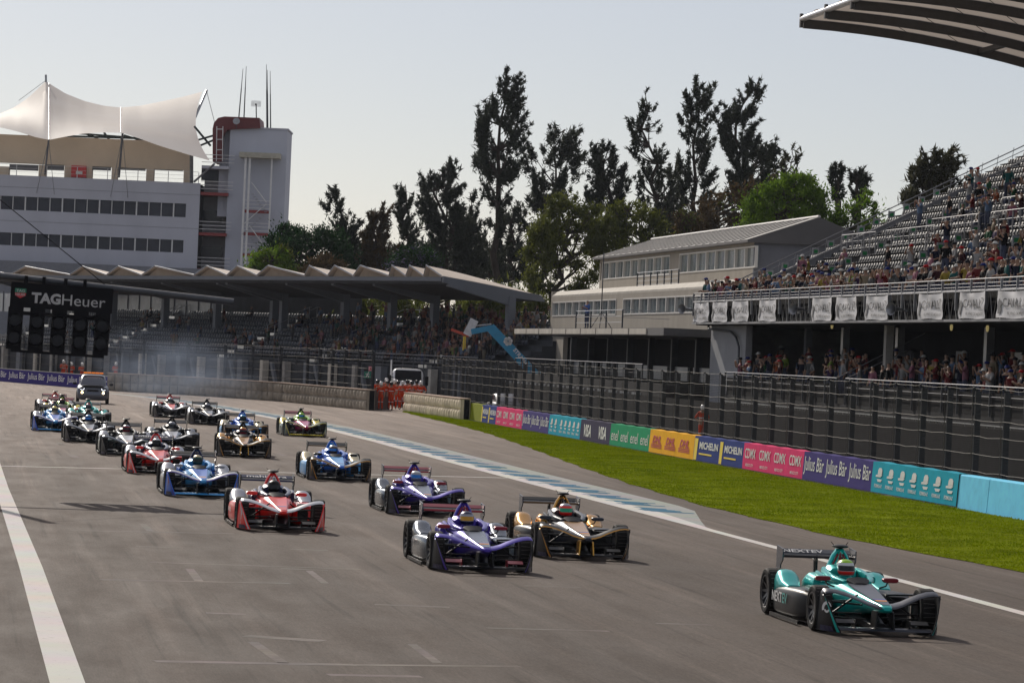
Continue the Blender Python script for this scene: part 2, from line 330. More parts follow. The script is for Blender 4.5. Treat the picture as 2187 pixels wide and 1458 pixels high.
def barrier(px0, px1, colour, label, letters=None, painted=False, uend=None, group=None):
    yb = 880+(px0-1005)*.155
    u0, u1 = u_of(px0, 865+(px0-1005)*.15, WV), (u_of(px1, 865+(px1-1005)*.15, WV) if uend is None else uend); L = u0-u1
    t = thing('barrier_wall', label, 'barrier', T(u0, WV, 0), group=group)
    hz = .93
    n = max(1, round(L/4.0))
    for i in range(n):
        a, b = u0-L*i/n-.01, u0-L*(i+1)/n+.01; j = random.uniform(-.012, .012); m = BC[colour] if painted else concrete
        mb = MB(); mb.prism([T(a, WV+j, -.04), T(a, WV+.06+j, hz-.03), T(a, WV+.10+j, hz), T(a, WV+.40, hz), T(a, WV+.56, .3), T(a, WV+.56, -.04)], -FW*(a-b)); mb.build('block', m, t)
    if painted: return t
    k = max(8, int(L*2)); rows = 5
    def off(x, z): return .022+.006*math.sin(x*1.9+z*3)+.003*math.sin(x*5.1)
    mb = MB(); P = [[T(u0-L*i/k, WV-off(L*i/k, h)+.06*h, .035+(hz-.005)*h*(.985+.015*math.sin(i*1.3))) for h in [r/rows for r in range(rows+1)]] for i in range(k+1)]
    for r in P: r.append(T(0, 0, 0)*0+r[-1]+RT*.34+UP*.004)
    mb.grid(P); mb.build('banner', BC[colour], t, smooth=True)
    def at(x, z, e=.006): return T(u0-x, WV-.030-e+.058*z/hz, z)
    if letters: letters(t, L, at, hz)
    return t
def txt_row(body, n, zl, h, mat=white_print, fill=.8, bold=.01, shear=0, sub=None, subh=.1, x0=0.0, x1=1.0):
    def fn(t, L, at, hz):
        for i in range(n):
            a = L*(x0+(x1-x0)*i/n); w = L*(x1-x0)/n; mb = MB(); put_text(mb, body, at(a+w*(1-fill)/2, zl), LD, UP+RT*.06, w*fill, h, bold, shear); mb.build('lettering', mat, t)
            if sub: mb = MB(); put_text(mb, sub, at(a+w*(1-fill*.7)/2, .14), LD, UP+RT*.06, w*fill*.7, subh, .01); mb.build('small_lettering', mat, t)
    return fn
def michelin(n=1):
    def fn(t, L, at, hz):
        mb = MB(); put_text(mb, 'MICHELIN', at(L*.22, .48), LD, UP+RT*.06, L*.72, .27, .03); mb.build('lettering', white_print, t)
        mb = MB(); mb.poly([at(L*.22, .27), at(L*.72, .27), at(L*.72, .33), at(L*.22, .33)]); mb.build('underline', print_yellow, t)
        mb = MB(); mb.poly([at(L*.02, .05), at(L*.13, .05), at(L*.15, .86), at(L*.02, .86)]); mb.build('edge_panel', print_yellow, t)
    return fn
def emblem(t, L, at, hz, n=7, x0=.02, x1=.98):
    for i in range(n):
        w = L*(x1-x0)/n; a = L*x0+w*i+w*.2; ww = w*.6
        def q(x, z): return at(a+ww*x, z)
        mb = MB(); mb.poly([q(.05, .50), q(.75, .50), q(1, .57), q(.75, .60), q(.05, .56)]); mb.poly([q(.3, .56), q(.95, .60), q(.95, .72), q(.8, .78), q(.5, .78), q(.35, .72)][::1]); mb.poly([q(.25, .44), q(1.0, .44), q(.88, .36), q(.4, .36)])
        mb.build('emblem', white_print, t)
        mb = MB(); put_text(mb, 'FORMULA-E', q(-.05, .18), LD, UP+RT*.06, ww*1.1, .11, .02); mb.build('small_lettering', white_print, t)
def dhl(t, L, at, hz):
    for i in range(3):
        a = L*(.07+.31*i); mb = MB(); put_text(mb, 'DHL', at(a, .42), LD, UP+RT*.06, L*.2, .3, .04, .3)
        for z in (.36, .30, .24):
            mb.poly([at(a-L*.02, z), at(a+L*.22, z), at(a+L*.22, z+.035), at(a-L*.02, z+.035)])
        mb.build('lettering', print_red, t)
def enel(t, L, at, hz): txt_row('enel', 4, .25, .45, fill=.72, bold=.0)(t, L, at, hz)
barrier(1003, 1029, 'olive', 'olive green barrier banner beside the pale wrapped tyre wall', None)
barrier(1029, 1044, 'navy', 'narrow navy barrier banner next to the olive one', michelin())
barrier(1044, 1060, 'navy', 'narrow navy barrier banner next to the far pink one', michelin())
barrier(1060, 1116, 'pink', 'pink barrier banner between narrow navy and purple banners', txt_row('CDMX', 4, .42, .35, sub='MEXICO CITY', fill=.75))
barrier(1116, 1173, 'purple', 'purple barrier banner between the pink and the small teal banner', txt_row('Julius Bär', 3, .2, .6, fill=.9, bold=.005))
def fe2(t, L, at, hz): emblem(t, L, at, hz, 2, .02, .28); emblem(t, L, at, hz, 5, .33, .99)
barrier(1173, 1240, 'teal', 'teal barrier banner next to the dark slate banner', fe2)
barrier(1240, 1304, 'slate', 'dark slate barrier banner with two large white words', txt_row('VISA', 2, .2, .55, fill=.5, bold=.03, shear=.15))
barrier(1304, 1388, 'green', 'green barrier banner with four white words', enel)
barrier(1388, 1483, 'yellow', 'yellow barrier banner with three red logos', dhl)
barrier(1483, 1537, 'navy', 'wide navy barrier banner next to the yellow banner', michelin())
barrier(1537, 1588, 'navy', 'wide navy barrier banner next to the long pink banner', michelin())
barrier(1588, 1716, 'pink', 'long pink barrier banner between wide navy and purple banners', txt_row('CDMX', 4, .42, .35, sub='MEXICO CITY', fill=.75))
barrier(1716, 1863, 'purple', 'long purple barrier banner beside the long teal banner', txt_row('Julius Bär', 3, .2, .6, fill=.9, bold=.005))
barrier(1863, 2046, 'teal', 'long teal barrier banner with seven white emblems', lambda t, L, at, hz: emblem(t, L, at, hz))
barrier(2046, 2109, 'cyan', 'plain sky blue barrier block touching the long teal banner', painted=True)
barrier(2109, 2330, 'cyan', 'plain sky blue barrier blocks at the end of the banner wall', painted=True, uend=46)

# ------------------------------------------------------------------ catch fence on the right
wire = pm('fence_wire', (.018, .018, .019), .8, .0, spec=.05, var=.2, scale=2, world=True)
bright_wire = pm('fence_cable', (.105, .095, .082), .7, .0, spec=.2, var=.25, scale=3, world=True)
dark_post = pm('fence_post', (.030, .033, .038), .7, .0, spec=.15, var=.2, scale=2, world=True)
def catch_fence(p_of, s0, s1, step, h0, h1, label, cables, meshstep, post_w=.11, post_d=.16, cab_r=.0075, lat=Vector((1, 0, 0))):
    t = thing('catch_fence', label, 'fence', p_of(s0, 0))
    n = int(round((s1-s0)/step)); ax = (p_of(s1, 0)-p_of(s0, 0)).normalized(); sgn = 1
    for i in range(n+1):
        s = s0+(s1-s0)*i/n; p = p_of(s, 0); mb = MB()
        mb.box(p+UP*((h1-.1)/2), (post_w, post_d, h1+.1-.2), (ax, ax.cross(UP), UP)); mb.box(p+UP*.02, (.3, .3, .06), (ax, ax.cross(UP), UP))
        mb.path([p+UP*(h1-.25), p+UP*(h1-.1)-lat*.02, p+UP*h1-lat*.14], .03, 6); mb.build('post', dark_post, t)
    for z in cables:
        pts = []
        for i in range(n):
            for k in range(4): pts.append(p_of(s0+(s1-s0)*(i+k/4)/n, z-.035*math.sin(math.pi*k/4)*random.uniform(.2, 1.2))-lat*.1)
        pts.append(p_of(s1, z)-lat*.1); MB().path(pts, cab_r, 4).build('cable', bright_wire, t)
    mb = MB(); k = int((s1-s0)/meshstep)
    for i in range(k+1):
        s = s0+(s1-s0)*i/k; a = p_of(s, h0)-lat*.09; b = p_of(s, h1-.05)-lat*.09; w = ax*.0032; mb.add([a-w, a+w, b+w, b-w], [(0, 1, 2, 3)])
    z = h0
    while z < h1-.05:
        a, b = p_of(s0, z)-lat*.088, p_of(s1, z)-lat*.088; mb.add([a-UP*.0032, b-UP*.0032, b+UP*.0032, a+UP*.0032], [(0, 1, 2, 3)]); z += .06
    mb.build('wire_mesh', wire, t, kind='stuff', fixn=False)
    for i in range(n+1):                       # bright tie wires running up beside the posts
        s = s0+(s1-s0)*i/n; MB().path([p_of(s+.12, h0)-lat*.11, p_of(s+.12+random.uniform(-.05, .05), (h0+h1)/2)-lat*.11, p_of(s+.12, h1)-lat*.13], .008, 4).build('tie_wire', bright_wire, t)
    return t
UE = 222.0
catch_fence(lambda s, z: T(s, 27.95, z), 48, UE, 3.0, .6, 3.35, 'long dark steel catch fence with sagging cables behind the sponsor wall', [3.32, 2.9, 2.45, 2.0, 1.5, 1.02], .09, lat=RT)

# ------------------------------------------------------------------ wrapped tyre barriers
tyre_wrap = pm('wrapped_tyres', (.74, .64, .48), .9, spec=.1, var=.25, scale=.9, bump=.6, bscale=5, world=True)
tyre_cap = pm('wrap_cap', (.50, .38, .30), .85, var=.2, scale=2, world=True)
def stack_mesh(w, h, d):
    """two wrapped bundles, one on the other, each bulging between its straps"""
    mb = MB(); hh = h/2
    for lv in range(2):
        P = []
        for i in range(7):
            zz = lv*hh+.008+(hh-.016)*i/6; row = []
            for j in range(6):
                x = j/5; b = .12*(max(0, math.sin(math.pi*x))**.35)*(max(0, math.sin(math.pi*i/6))**.35)+random.uniform(-.012, .012); row.append(Vector((-w/2+w*x, -d/2+.05-b, zz)))
            P.append(row)
        mb.grid(P)
    mb.box((0, .05, h/2), (w*.98, d*.9, h*.99)); return mb
STK = []
for k in range(6):
    o = stack_mesh(.70, 1.12, .55).build('stack', tyre_wrap, smooth=50); STK.append(o.data); bpy.data.objects.remove(o)
wrap_shade = pm('shaded_wrap', (.30, .265, .215), .9, var=.38, scale=.9, bump=.6, bscale=5, world=True, spec=.1)  # same wrap as the sunlit short wall, shade put into the colour
def tyre_wall(label, pts, w, hs, mt=tyre_wrap):
    t = thing('tyre_barrier', label, 'barrier', (pts[0].x, pts[0].y, 0)); i = 0
    for a, b in zip(pts, pts[1:]):
        d = (b-a); L = d.length; d.normalize(); n = int(round(L/w))
        for k in range(n):
            p = a+d*(L*(k+.5)/n); o = bpy.data.objects.new('stack', random.choice(STK)); C.objects.link(o); o.parent = t
            o.location = p-Vector((pts[0].x, pts[0].y, 0)); nn = math.atan2(d.y, d.x); o.rotation_euler = (0, 0, nn+random.uniform(-.02, .02)); o.scale = (L/n/.785, 1, hs*random.uniform(.985, 1.01)/1.12); WM[o] = WM[t]; o.material_slots[0].link = 'OBJECT'; o.material_slots[0].material = mt
    mb = MB()
    for a, b in zip(pts, pts[1:]):
        d = (b-a).normalized(); q = Vector((-d.y, d.x, 0)); mb.box((a+b)/2+UP*(hs*.49)+q*.1, ((b-a).length, .3, hs*.97), (d, q, UP))
    mb.build('backing', black, t); mb = MB()
    for a, b in zip(pts, pts[1:]):
        d = (b-a).normalized(); q = Vector((-d.y, d.x, 0)); mb.box((a+b)/2+UP*(hs+.025), ((b-a).length, .6, .05), (d, q, UP))
    mb.build('cap_strip', tyre_cap, t); return t
BP = [G(790, 876), G(600, 857), G(400, 843), G(232, 834)]
tyre_wall('long grey wrapped tyre barrier curving below the covered grandstand', BP[::-1], .72, 1.2, wrap_shade)
Q0, Q1 = T(222, 25.9), T(203.6, 26.9)
tyre_wall('short pale wrapped tyre wall standing on the grass beside the marshals', [Q0, Q1], .75, 1.15)
# dark end panel of the long barrier
e0 = G(795, 876); e1 = G(831, 874); d = (e1-e0).normalized(); q = Vector((-d.y, d.x, 0))
t = thing('gate_panel', 'dark leaning gate panel at the end of the tyre barrier by the marshals', 'panel', e0)
mb = MB(); mb.prism([e0, e1, e1-d*.25+UP*1.1, e0+UP*1.25], q*.25); mb.build('panel', dark_steel, t)
# banner wall behind the grid on the far left
b0, b1 = G(232, 834), G(-60, 809)
t = thing('barrier_wall', 'far purple banner wall behind the safety car', 'barrier', b1); d = (b0-b1).normalized(); q = Vector((-d.y, d.x, 0)); L = (b0-b1).length
mb = MB(); mb.box((b0+b1)/2+UP*.5+q*.15, (L, .3, 1.0), (d, q, UP)); mb.build('block', concrete, t)
mb = MB(); mb.box((b0+b1)/2+UP*.48-q*.02, (L, .02, .94), (d, q, UP)); mb.build('banner', BC['purple'], t)
n = 7
for i in range(n):
    mb = MB(); put_text(mb, 'Julius Bär', b1+d*(L*(i+.05)/n)+UP*.2-q*.04, d, UP, L/n*.88, .6, .005); mb.build('lettering', white_print, t)
# ------------------------------------------------------------------ right-hand grandstand
SV0, SZ0, LV0, LZ0, CANZ = 35.2, 6.05, 35.45, 2.25, 5.37
SUL, SUR = 182.0, 96.0
def row_v(i): return 36.75+.78*i
def row_z(i): return 6.22+.415*i
NR = 25
seat_m = pm('seat_plastic', (.042, .043, .046), .55, spec=.2, var=.12, scale=2, world=True)
stand_conc = pm('stand_concrete', (.13, .13, .135), .85, var=.25, scale=.8, world=True)
rail_m = pm('rail_tube', (.26, .26, .27), .45, .4, var=.15, scale=2, world=True)
green_sign = pm('green_sign', (0, 118, 58), .5, var=.1)
screen_blk = pm('black_screen', (.012, .012, .014), .9, var=.3, scale=2, world=True, spec=.05)
stand = thing('grandstand', 'tall open grandstand with grey seat rows above the sponsor wall', 'grandstand', T(SUL, SV0, 0))
mb = MB(); prof = [(SV0+.36, 5.7), (SV0+.36, SZ0), (row_v(0), SZ0)]
for i in range(NR): prof += [(row_v(i), row_z(i)), (row_v(i+1), row_z(i))]
prof += [(row_v(NR), row_z(NR)-1.4), (row_v(2), 5.62)]
mb.prism([T(SUL, v, z) for v, z in prof], FW*(SUR-SUL)); mb.build('upper_deck', stand_conc, stand)
def hit_deck(px, py, dz=.45):
    v = 37.0
    for _ in range(30):
        p = PV(px, py, v); v = v+((6.22+.532*(v-36.75)+dz)-p.z)*-.9 if False else v; 
        # walk the ray until it meets the sloped deck
    best = None
    for k in range(600):
        vv = 35.5+k*.03; p = PV(px, py, vv); e = p.z-(6.22+.532*(vv-36.75)+dz)
        if best is None or abs(e) < best[0]: best = (abs(e), p)
    return best[1]
AIS = [hit_deck(1682, 563).dot(FW), hit_deck(1816, 552).dot(FW), hit_deck(1946, 554).dot(FW)]
AIS += [AIS[2]-12]
# seat rows (too narrow to pick apart): seat pan + back per place
Vs, Fs = [], []; off = 0
unit = MB(); unit.hexa([(-.2, .0, .40), (.2, .0, .40), (.2, .40, .38), (-.2, .40, .38), (-.2, .0, .44), (.2, .0, .44), (.2, .40, .42), (-.2, .40, .42)]); unit.hexa([(-.2, .38, .40), (.2, .38, .40), (.2, .42, .40), (-.2, .42, .40), (-.19, .45, .70), (.19, .45, .70), (.19, .48, .70), (-.19, .48, .70)])
uc = np.array([tuple(v) for v in unit.V]); uf = np.array(unit.F)
def seat_run(base, ax, dep, n, pitch):
    global off
    A, D_ = np.array(ax), np.array(dep)
    for k in range(n):
        o = np.array(base)+A*(pitch*(k+.5)); v = o+np.outer(uc[:, 0], A)+np.outer(uc[:, 1], D_); v[:, 2] += uc[:, 2]; Vs.append(v); Fs.append(uf+off); off += len(v)
edges = [SUL-.8]+[a for a in AIS]+[SUR]
for i in range(0, NR):
    for a, b in zip(edges, edges[1:]):
        n = int((a-b-1.3)/.5); 
        if n > 0: seat_run(tuple(T(a-.65, row_v(i)+.22, row_z(i))), tuple(-FW), tuple(RT), n, .5)
npmesh('seats', np.concatenate(Vs), np.concatenate(Fs), seat_m, stand, 'stuff')
for a in AIS:                                   # aisle ends with their small green plates, and the aisle steps
    for i in range(1, 16):
        p = T(a+.62, row_v(i)+.42, row_z(i)); mb = MB(); mb.box(p+UP*.36, (.06, .34, .72), (FW, RT, UP)); e = mb.build('aisle_end', grey_steel, stand)
        mb = MB(); mb.box(p+UP*.54-FW*.045, (.02, .20, .17), (FW, RT, UP)); mb.build('number_plate', green_sign, e)
        mb = MB(); mb.box(T(a, row_v(i)-.2, row_z(i)-.21), (1.1, .38, .4), (FW, RT, UP)); mb.build('aisle_step', stand_conc, stand)
def rail(parent, pts, h, bars, step=None, name='guard_rail', m=rail_m, r=.025, post_m=None, post_name='rail_post', pw=.05):
    """bars follow the points; a post of its own every step"""
    for k, z in enumerate(bars): MB().path([p+UP*z for p in pts], r if k == 0 else r*.6, 6).build('rail_bar', m, parent)
    if step:
        for a, b in zip(pts, pts[1:]):
            L = (b-a).length; n = max(1, int(L/step)); d = (b-a).normalized()
            for k in range(n+1):
                p = a.lerp(b, k/n); mb = MB(); hx = Vector((d.x, d.y, 0)); hx = hx.normalized() if hx.length > .01 else Vector((1, 0, 0)); mb.box(p+UP*(h/2), (pw, pw*1.6, h), (hx, Vector((-hx.y, hx.x, 0)), UP)); mb.build(post_name, post_m or m, parent)
fp = [T(SUL, SV0, 6.0), T(SUR, SV0, 6.0)]
rail(stand, fp, 1.1, [1.1, .95, .82, .72], 2.0, post_m=grey_steel, pw=.06)
# side railing up the left edge, three slanted bars with ties
for dz in (1.05, .80, .35):
    MB().path([T(SUL-.05, 36.2, 6.2+dz), T(SUL-.05, row_v(NR), row_z(NR)+dz)], .032 if dz > 1 else .022, 6).build('side_rail_bar', rail_m, stand)
for k in range(26):
    v = 36.2+.78*k; z = 6.2+.415/.78*(v-36.2)*1.0; MB().path([T(SUL-.05, v, z-.1), T(SUL-.05, v+.12, z+1.05)], .016, 5).build('side_rail_post', rail_m, stand)
mb = MB(); mb.prism([T(SUL+.03, SV0+.05, 5.65), T(SUL+.03, SV0+.05, 6.2), T(SUL+.03, row_v(NR), row_z(NR)+.25), T(SUL+.03, row_v(NR), 5.65)], FW*.12); mb.build('side_wall', pm('side_panel', (.20, .205, .22), .7, var=.12, scale=1, world=True), stand)
# guard rails of the cross-aisle
for (i, a, b) in ((7, 180.5, 173.5), (7, 171.5, 162.5), (8, 166, 158), (8, 156, 147), (10, 160, 151), (9, 149, 138), (9, 136, 124), (12, 150, 141), (12, 139, 122), (14, 132, 118)):
    rail(stand, [T(a, row_v(i), row_z(i)), T(b, row_v(i), row_z(i))], 1.1, [1.15, .8, .45], 1.1, pw=.04)
for a, i0, i1 in ((173, 6, 9), (161, 6, 10), (147, 7, 11), (137, 8, 12), (150.5, 9, 12)):
    rail(stand, [T(a, row_v(i0), row_z(i0)), T(a, row_v(i1), row_z(i1))], 1.1, [1.1, .7], .9, pw=.04)
# truss band under the front edge: dark backing, chords, thin white lattice
mb = MB(); mb.box(T((SUL+SUR)/2, SV0+.30, 6.17), (SUL-SUR, .05, 1.04), (FW, RT, UP)); mb.build('truss_backing', screen_blk, stand)
mb = MB(); mb.box(T((SUL+SUR)/2, SV0+.03, 6.69), (SUL-SUR, .14, .06), (FW, RT, UP)); mb.build('upper_chord', galv, stand)
mb = MB(); mb.box(T((SUL+SUR)/2, SV0+.03, 5.63), (SUL-SUR, .16, .09), (FW, RT, UP)); mb.build('lower_chord', rail_m, stand)
lattice = pm('lattice_rod', (.40, .40, .39), .4, .5, var=.2, world=True)
k = 0; u = SUL-.3
while u > 112:
    mb = MB(); mb.path([T(u, SV0+.1, 5.68), T(u-.42, SV0+.1, 6.66), T(u-.84, SV0+.1, 5.68)], .013, 5); mb.build('truss_web', lattice, stand); u -= .95+random.uniform(-.1, .1)
# lower tier
mb = MB(); prof = [(LV0, 0), (LV0, LZ0), (LV0+.8, LZ0), (LV0+.8, LZ0+.22), (LV0+1.6, LZ0+.22), (LV0+1.6, LZ0+.44), (LV0+2.4, LZ0+.44), (LV0+2.4, LZ0+.66), (46, LZ0+.66), (46, 0)]
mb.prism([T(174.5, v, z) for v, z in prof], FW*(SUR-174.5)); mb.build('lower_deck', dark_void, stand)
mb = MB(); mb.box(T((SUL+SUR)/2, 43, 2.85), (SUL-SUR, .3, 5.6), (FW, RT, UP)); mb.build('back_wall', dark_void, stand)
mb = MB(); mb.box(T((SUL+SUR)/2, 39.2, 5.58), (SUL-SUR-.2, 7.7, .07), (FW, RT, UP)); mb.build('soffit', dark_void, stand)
mb = MB(); mb.box(T((SUL+173.5)/2, 36.3, 2.8), (SUL-173.5, .3, 5.55), (FW, RT, UP)); mb.build('end_wall', pm('end_wall_plaster', (.30, .31, .33), .8, var=.12, scale=.7, world=True), stand)
mb = MB(); mb.box(T(SUL, 39.6, 2.8), (.3, 6.3, 5.55), (FW, RT, UP)); mb.build('end_wall', concrete, stand)
for u in (171.5, 164, 154, 147.5, 140, 133, 126.5, 119):
    mb = MB(); mb.box(T(u, 38.7 if u not in (147.5,) else 36.6, 2.85), (.42, .3, 5.6), (FW, RT, UP)); mb.build('column', concrete if u == 147.5 else grey_steel, stand)
for u in (168.5, 159, 150, 143, 136, 129.5):
    mb = MB(); mb.box(T(u, 42.75, 4.1), (1.6, .1, 1.2), (FW, RT, UP)); mb.build('wall_panel', grey_steel, stand)
for a, b in ((174.3, 151.2), (149.6, 110)):
    rail(stand, [T(a, LV0-.05, LZ0), T(b, LV0-.05, LZ0)], 1.07, [1.07, .7, .4], 2.1, post_m=dark_steel)
for a, b in ((174.2, 151.3), (149.5, 110)): mb = MB(); mb.box(T((a+b)/2, LV0+.02, 2.62), (a-b, .03, .9), (FW, RT, UP)); mb.build('rail_infill', screen_blk, stand)
rail(stand, [T(151.2, LV0-.05, LZ0), T(151.2, LV0+3.6, LZ0+2.0)], 1.07, [1.07], None); rail(stand, [T(149.6, LV0-.05, LZ0), T(149.6, LV0+2.6, LZ0+1.3)], 1.07, [1.07, .6], None)
for z in (1.95, 1.30):
    mb = MB(); mb.box(T(140, LV0-.12, z), (69, .10, .05), (FW, RT, UP)); mb.build('fascia_bar', lattice, stand)
u = 174
while u > 112:
    MB().path([T(u, LV0-.12, 1.32), T(u-.4, LV0-.12, 1.93), T(u-.8, LV0-.12, 1.32)], .014, 5).build('truss_web', lattice, stand); u -= 1.0 if random.random() < .8 else 2.0
# black screen along the foot of the stand, behind the fence
mb = MB(); mb.box(T((236+SUR)/2, 33.6, .97), (236-SUR, .08, 1.94), (FW, RT, UP)); o = mb.build('screen_fence', screen_blk); tag(o, 'low black screening along the foot of the stand behind the catch fence', 'screen')
# lamps under the deck
for k, (x, y) in enumerate(((1777, 695), (2032, 698), (2109, 700))):
    p = PV(x, y, 36.2); t = thing('pendant_lamp', 'small yellowish lamp under the upper deck, %s from the end wall' % ORD[k], 'lamp', (p.x, p.y, p.z), group='lamps under the deck')
    MB().lathe([(.001, .10), (.05, .08), (.06, 0), (.045, -.12), (.001, -.15)], 10, 'z', p).build('globe', pm('lamp_globe', (.75, .6, .25), .4, emit=.25, var=.05), t, smooth=True); MB().tube(p+UP*.08, p+UP*(5.62-p.z), .012).build('cord', black, t)
# drain pipe and loudspeakers
mb = MB(); pts = [PV(1514, 690, 36.0), PV(1513, 702, 36.0), PV(1560, 708, 36.0), PV(1572, 720, 36.0), PV(1578, 740, 36.0), PV(1577, 800, 36.0)]
mb.path(pts, .055, 8); mb.box(pts[0]+RT*.1, (.2, .3, .2), (FW, RT, UP)); o = mb.build('drain_pipe', dark_steel, smooth=True); tag(o, 'dark bent drain pipe on the pale end wall of the stand', 'pipe')
for k, (x, y) in enumerate(((1466, 660), (1705, 660), (1915, 660))):
    p = PV(x, y, SV0-.35); t = thing('loudspeaker', 'grey horn loudspeaker on the truss band, %s from the hospitality building' % ORD[k], 'loudspeaker', p, group='horn loudspeakers')
    q = (-FW*.6-RT*.8).normalized(); a = [p+q*x_ for x_ in (.35, .33, .1, -.15, -.3)]; MB().path(a, [.25, .22, .10, .06, .08], 12, cap=False).build('horn', grey_steel, t, smooth=True); MB().tube(p-q*.3, T(p.dot(FW)-.1, SV0+.1, p.z-.1), .035).build('bracket', dark_steel, t)
# white hanging banners
cloth = pm('banner_cloth', (.66, .66, .67), .75, var=.05, scale=3, world=True); ink = pm('banner_ink', (.15, .15, .155), .7, var=.15, world=True)
for bi, (x0, x1) in enumerate([(1486, 1517), (1524, 1557), (1567, 1602), (1624, 1661), (1737, 1780), (1789, 1833), (1852, 1900), (1964, 2018), (2052, 2108), (2134, 2205)]):
    u0, u1 = u_of(x0, 660, SV0), u_of(x1, 660, SV0); L = u0-u1; t = thing('hanging_banner', 'white cloth banner on the truss band, %s from the hospitality building' % ORD[bi], 'banner', T(u0, SV0-.06, 5.68), group='white banners on the truss')
    n, r = 14, 9; ph = random.random()*6
    def sag(a, h): return .035*math.sin(a*9+ph)*(1-h)*.6+.04*math.sin((a-.5)*14)*h**3+.02*math.sin(a*5+h*7+ph)+.03*math.sin((a+h)*11+ph)*.5
    def bp(a, h, e=0): return T(u0-L*(a+.015*math.sin(h*5+ph)*(1-h)), SV0-.08-e-sag(a, h), 5.69+.96*h-.05*math.sin(math.pi*a)*h**2+.02*math.sin(a*7+ph)*(1-h))
    MB().grid([[bp(i/n, j/r) for j in range(r+1)] for i in range(n+1)]).build('sheet', cloth, t, smooth=True)
    def wtext(body, a0, a1, h0, h1, name, bold=0):
        vs, fs = text_geo(body, bold); MB().add([bp(a0+(a1-a0)*x, h0+(h1-h0)*y, .03) for x, y in vs], fs).build(name, ink, t, fixn=False)
    wtext('CAVALL', .20, .88, .40, .74, 'lettering'); wtext('7', .84, .95, .55, .78, 'lettering'); wtext('EL VINO DE MÉXICO', .32, .93, .13, .26, 'small_lettering', .01)
    MB().add([bp(a, h, .03) for a, h in ((.06, .15), (.13, .15), (.14, .45), (.19, .52), (.10, .72), (.06, .6))], [(0, 1, 2, 3, 4, 5)]).build('emblem', ink, t, fixn=False)

# ------------------------------------------------------------------ big canopy roof, upper right
can = thing('stadium_roof', 'huge stretched canopy roof with dark curved beams over the grandstand', 'roof', T(164.6, 58, 0))
beam_m = pm('roof_beam', (.075, .07, .07), .6, .2, var=.15, world=True); mem_m = leafmat('roof_membrane', (176, 166, 156), (196, 186, 176), .3, .45)
def cz(v): return 19.18-.0095*(v-36.3)**2-.02*(v-36.3)
vs_ = [36.3+i*1.35 for i in range(18)]
ub = [164.63-4.9*k for k in range(7)]
for k, u in enumerate(ub):
    mb = MB(); mb.loft([[T(u+.14, v, cz(v)-.28), T(u+.14, v, cz(v)+.18), T(u-.14, v, cz(v)+.18), T(u-.14, v, cz(v)-.28)] for v in vs_]); mb.build('beam', beam_m, can)
    mb = MB(); mb.box(T(u, 36.2, cz(36.3)+.05), (.24, .12, .62), (FW, RT, UP)); mb.build('beam_end', beam_m, can)
for k in range(6):
    mb = MB(); mb.grid([[T(ub[k]-.16-4.58*j/4, v, cz(v)+.10+.25*math.sin(math.pi*j/4)) for j in range(5)] for v in vs_]); mb.build('membrane', mem_m, can, smooth=True)
    for v in (44.5, 50): mb = MB(); mb.box(T(ub[k]-2.45, v+k*.8, cz(v)-.08), (4.6, .25, .2), (FW, RT, UP)); mb.build('cross_tie', beam_m, can)
    for v in (41, 43.4): MB().path([T(ub[k]-.2, v, cz(v)+.09), T(ub[k]-2.4, v-1.2, cz(v)+.26), T(ub[k]-4.7, v-1.9, cz(v)+.09)], .018, 4).build('seam_cable', beam_m, can)
MB().path([T(ub[0]+.1, 36.25, cz(36.3)+.12), T(ub[-1], 36.25, cz(36.3)+.12)], .13, 10).build('edge_tube', galv, can, smooth=True)
for u in (ub[0], ub[3], ub[6]):
    mb = MB(); mb.tube(T(u, 58, -.05), T(u, 58, cz(58)), .45, .35, 12); mb.build('mast', grey_steel, can, smooth=True)
for k, (x, y) in enumerate(((2110, 85), (2180, 62))):
    p = PU(x, y, 162.5 if x < 2150 else 157.5); t = thing('floodlight', 'small floodlight under the canopy roof, %s from its pointed tip' % ORD[k], 'floodlight', p, group='floodlights under the canopy'); mb = MB(); mb.loft([[p+Vector((r*math.cos(a), r*math.sin(a), z)) for a in (2*math.pi*k/10 for k in range(10))] for r, z in ((.22, -.1), (.16, .0), (.07, .1))]); mb.build('lamp_head', dark_steel, t, smooth=True); MB().tube(p+UP*.05, p+UP*.9, .03).build('bracket', dark_steel, t)

# ------------------------------------------------------------------ hospitality building
hos = thing('hospitality_building', 'two storey cream hospitality building with window bands and grey pitched roof', 'building', T(246, 38, 0))
cream_w = pm('cream_wall', (.33, .30, .255), .8, var=.10, scale=.8, bump=.2, bscale=4, world=True, stretch=(1, 1, .3)); frame_w = pm('window_frame', (.62, .60, .56), .5, var=.06, world=True)
roof_g = pm('grey_roof', (.095, .092, .094), .7, .0, var=.15, scale=.7, world=True, stretch=(1, 1, 1)); tint = pm('tinted_glass', (.15, .19, .205), .12, 0, var=.3, scale=.35, spec=.9, world=True)
gable_m = pm('gable_wall', (.17, .175, .195), .75, var=.12, scale=.6, world=True)
def wall_band(parent, v, u0, u1, z0, z1, th=.3, m=cream_w, name='wall'):
    mb = MB(); mb.box(T((u0+u1)/2, v+th/2, (z0+z1)/2), (abs(u0-u1), th, z1-z0), (FW, RT, UP)); return mb.build(name, m, parent)
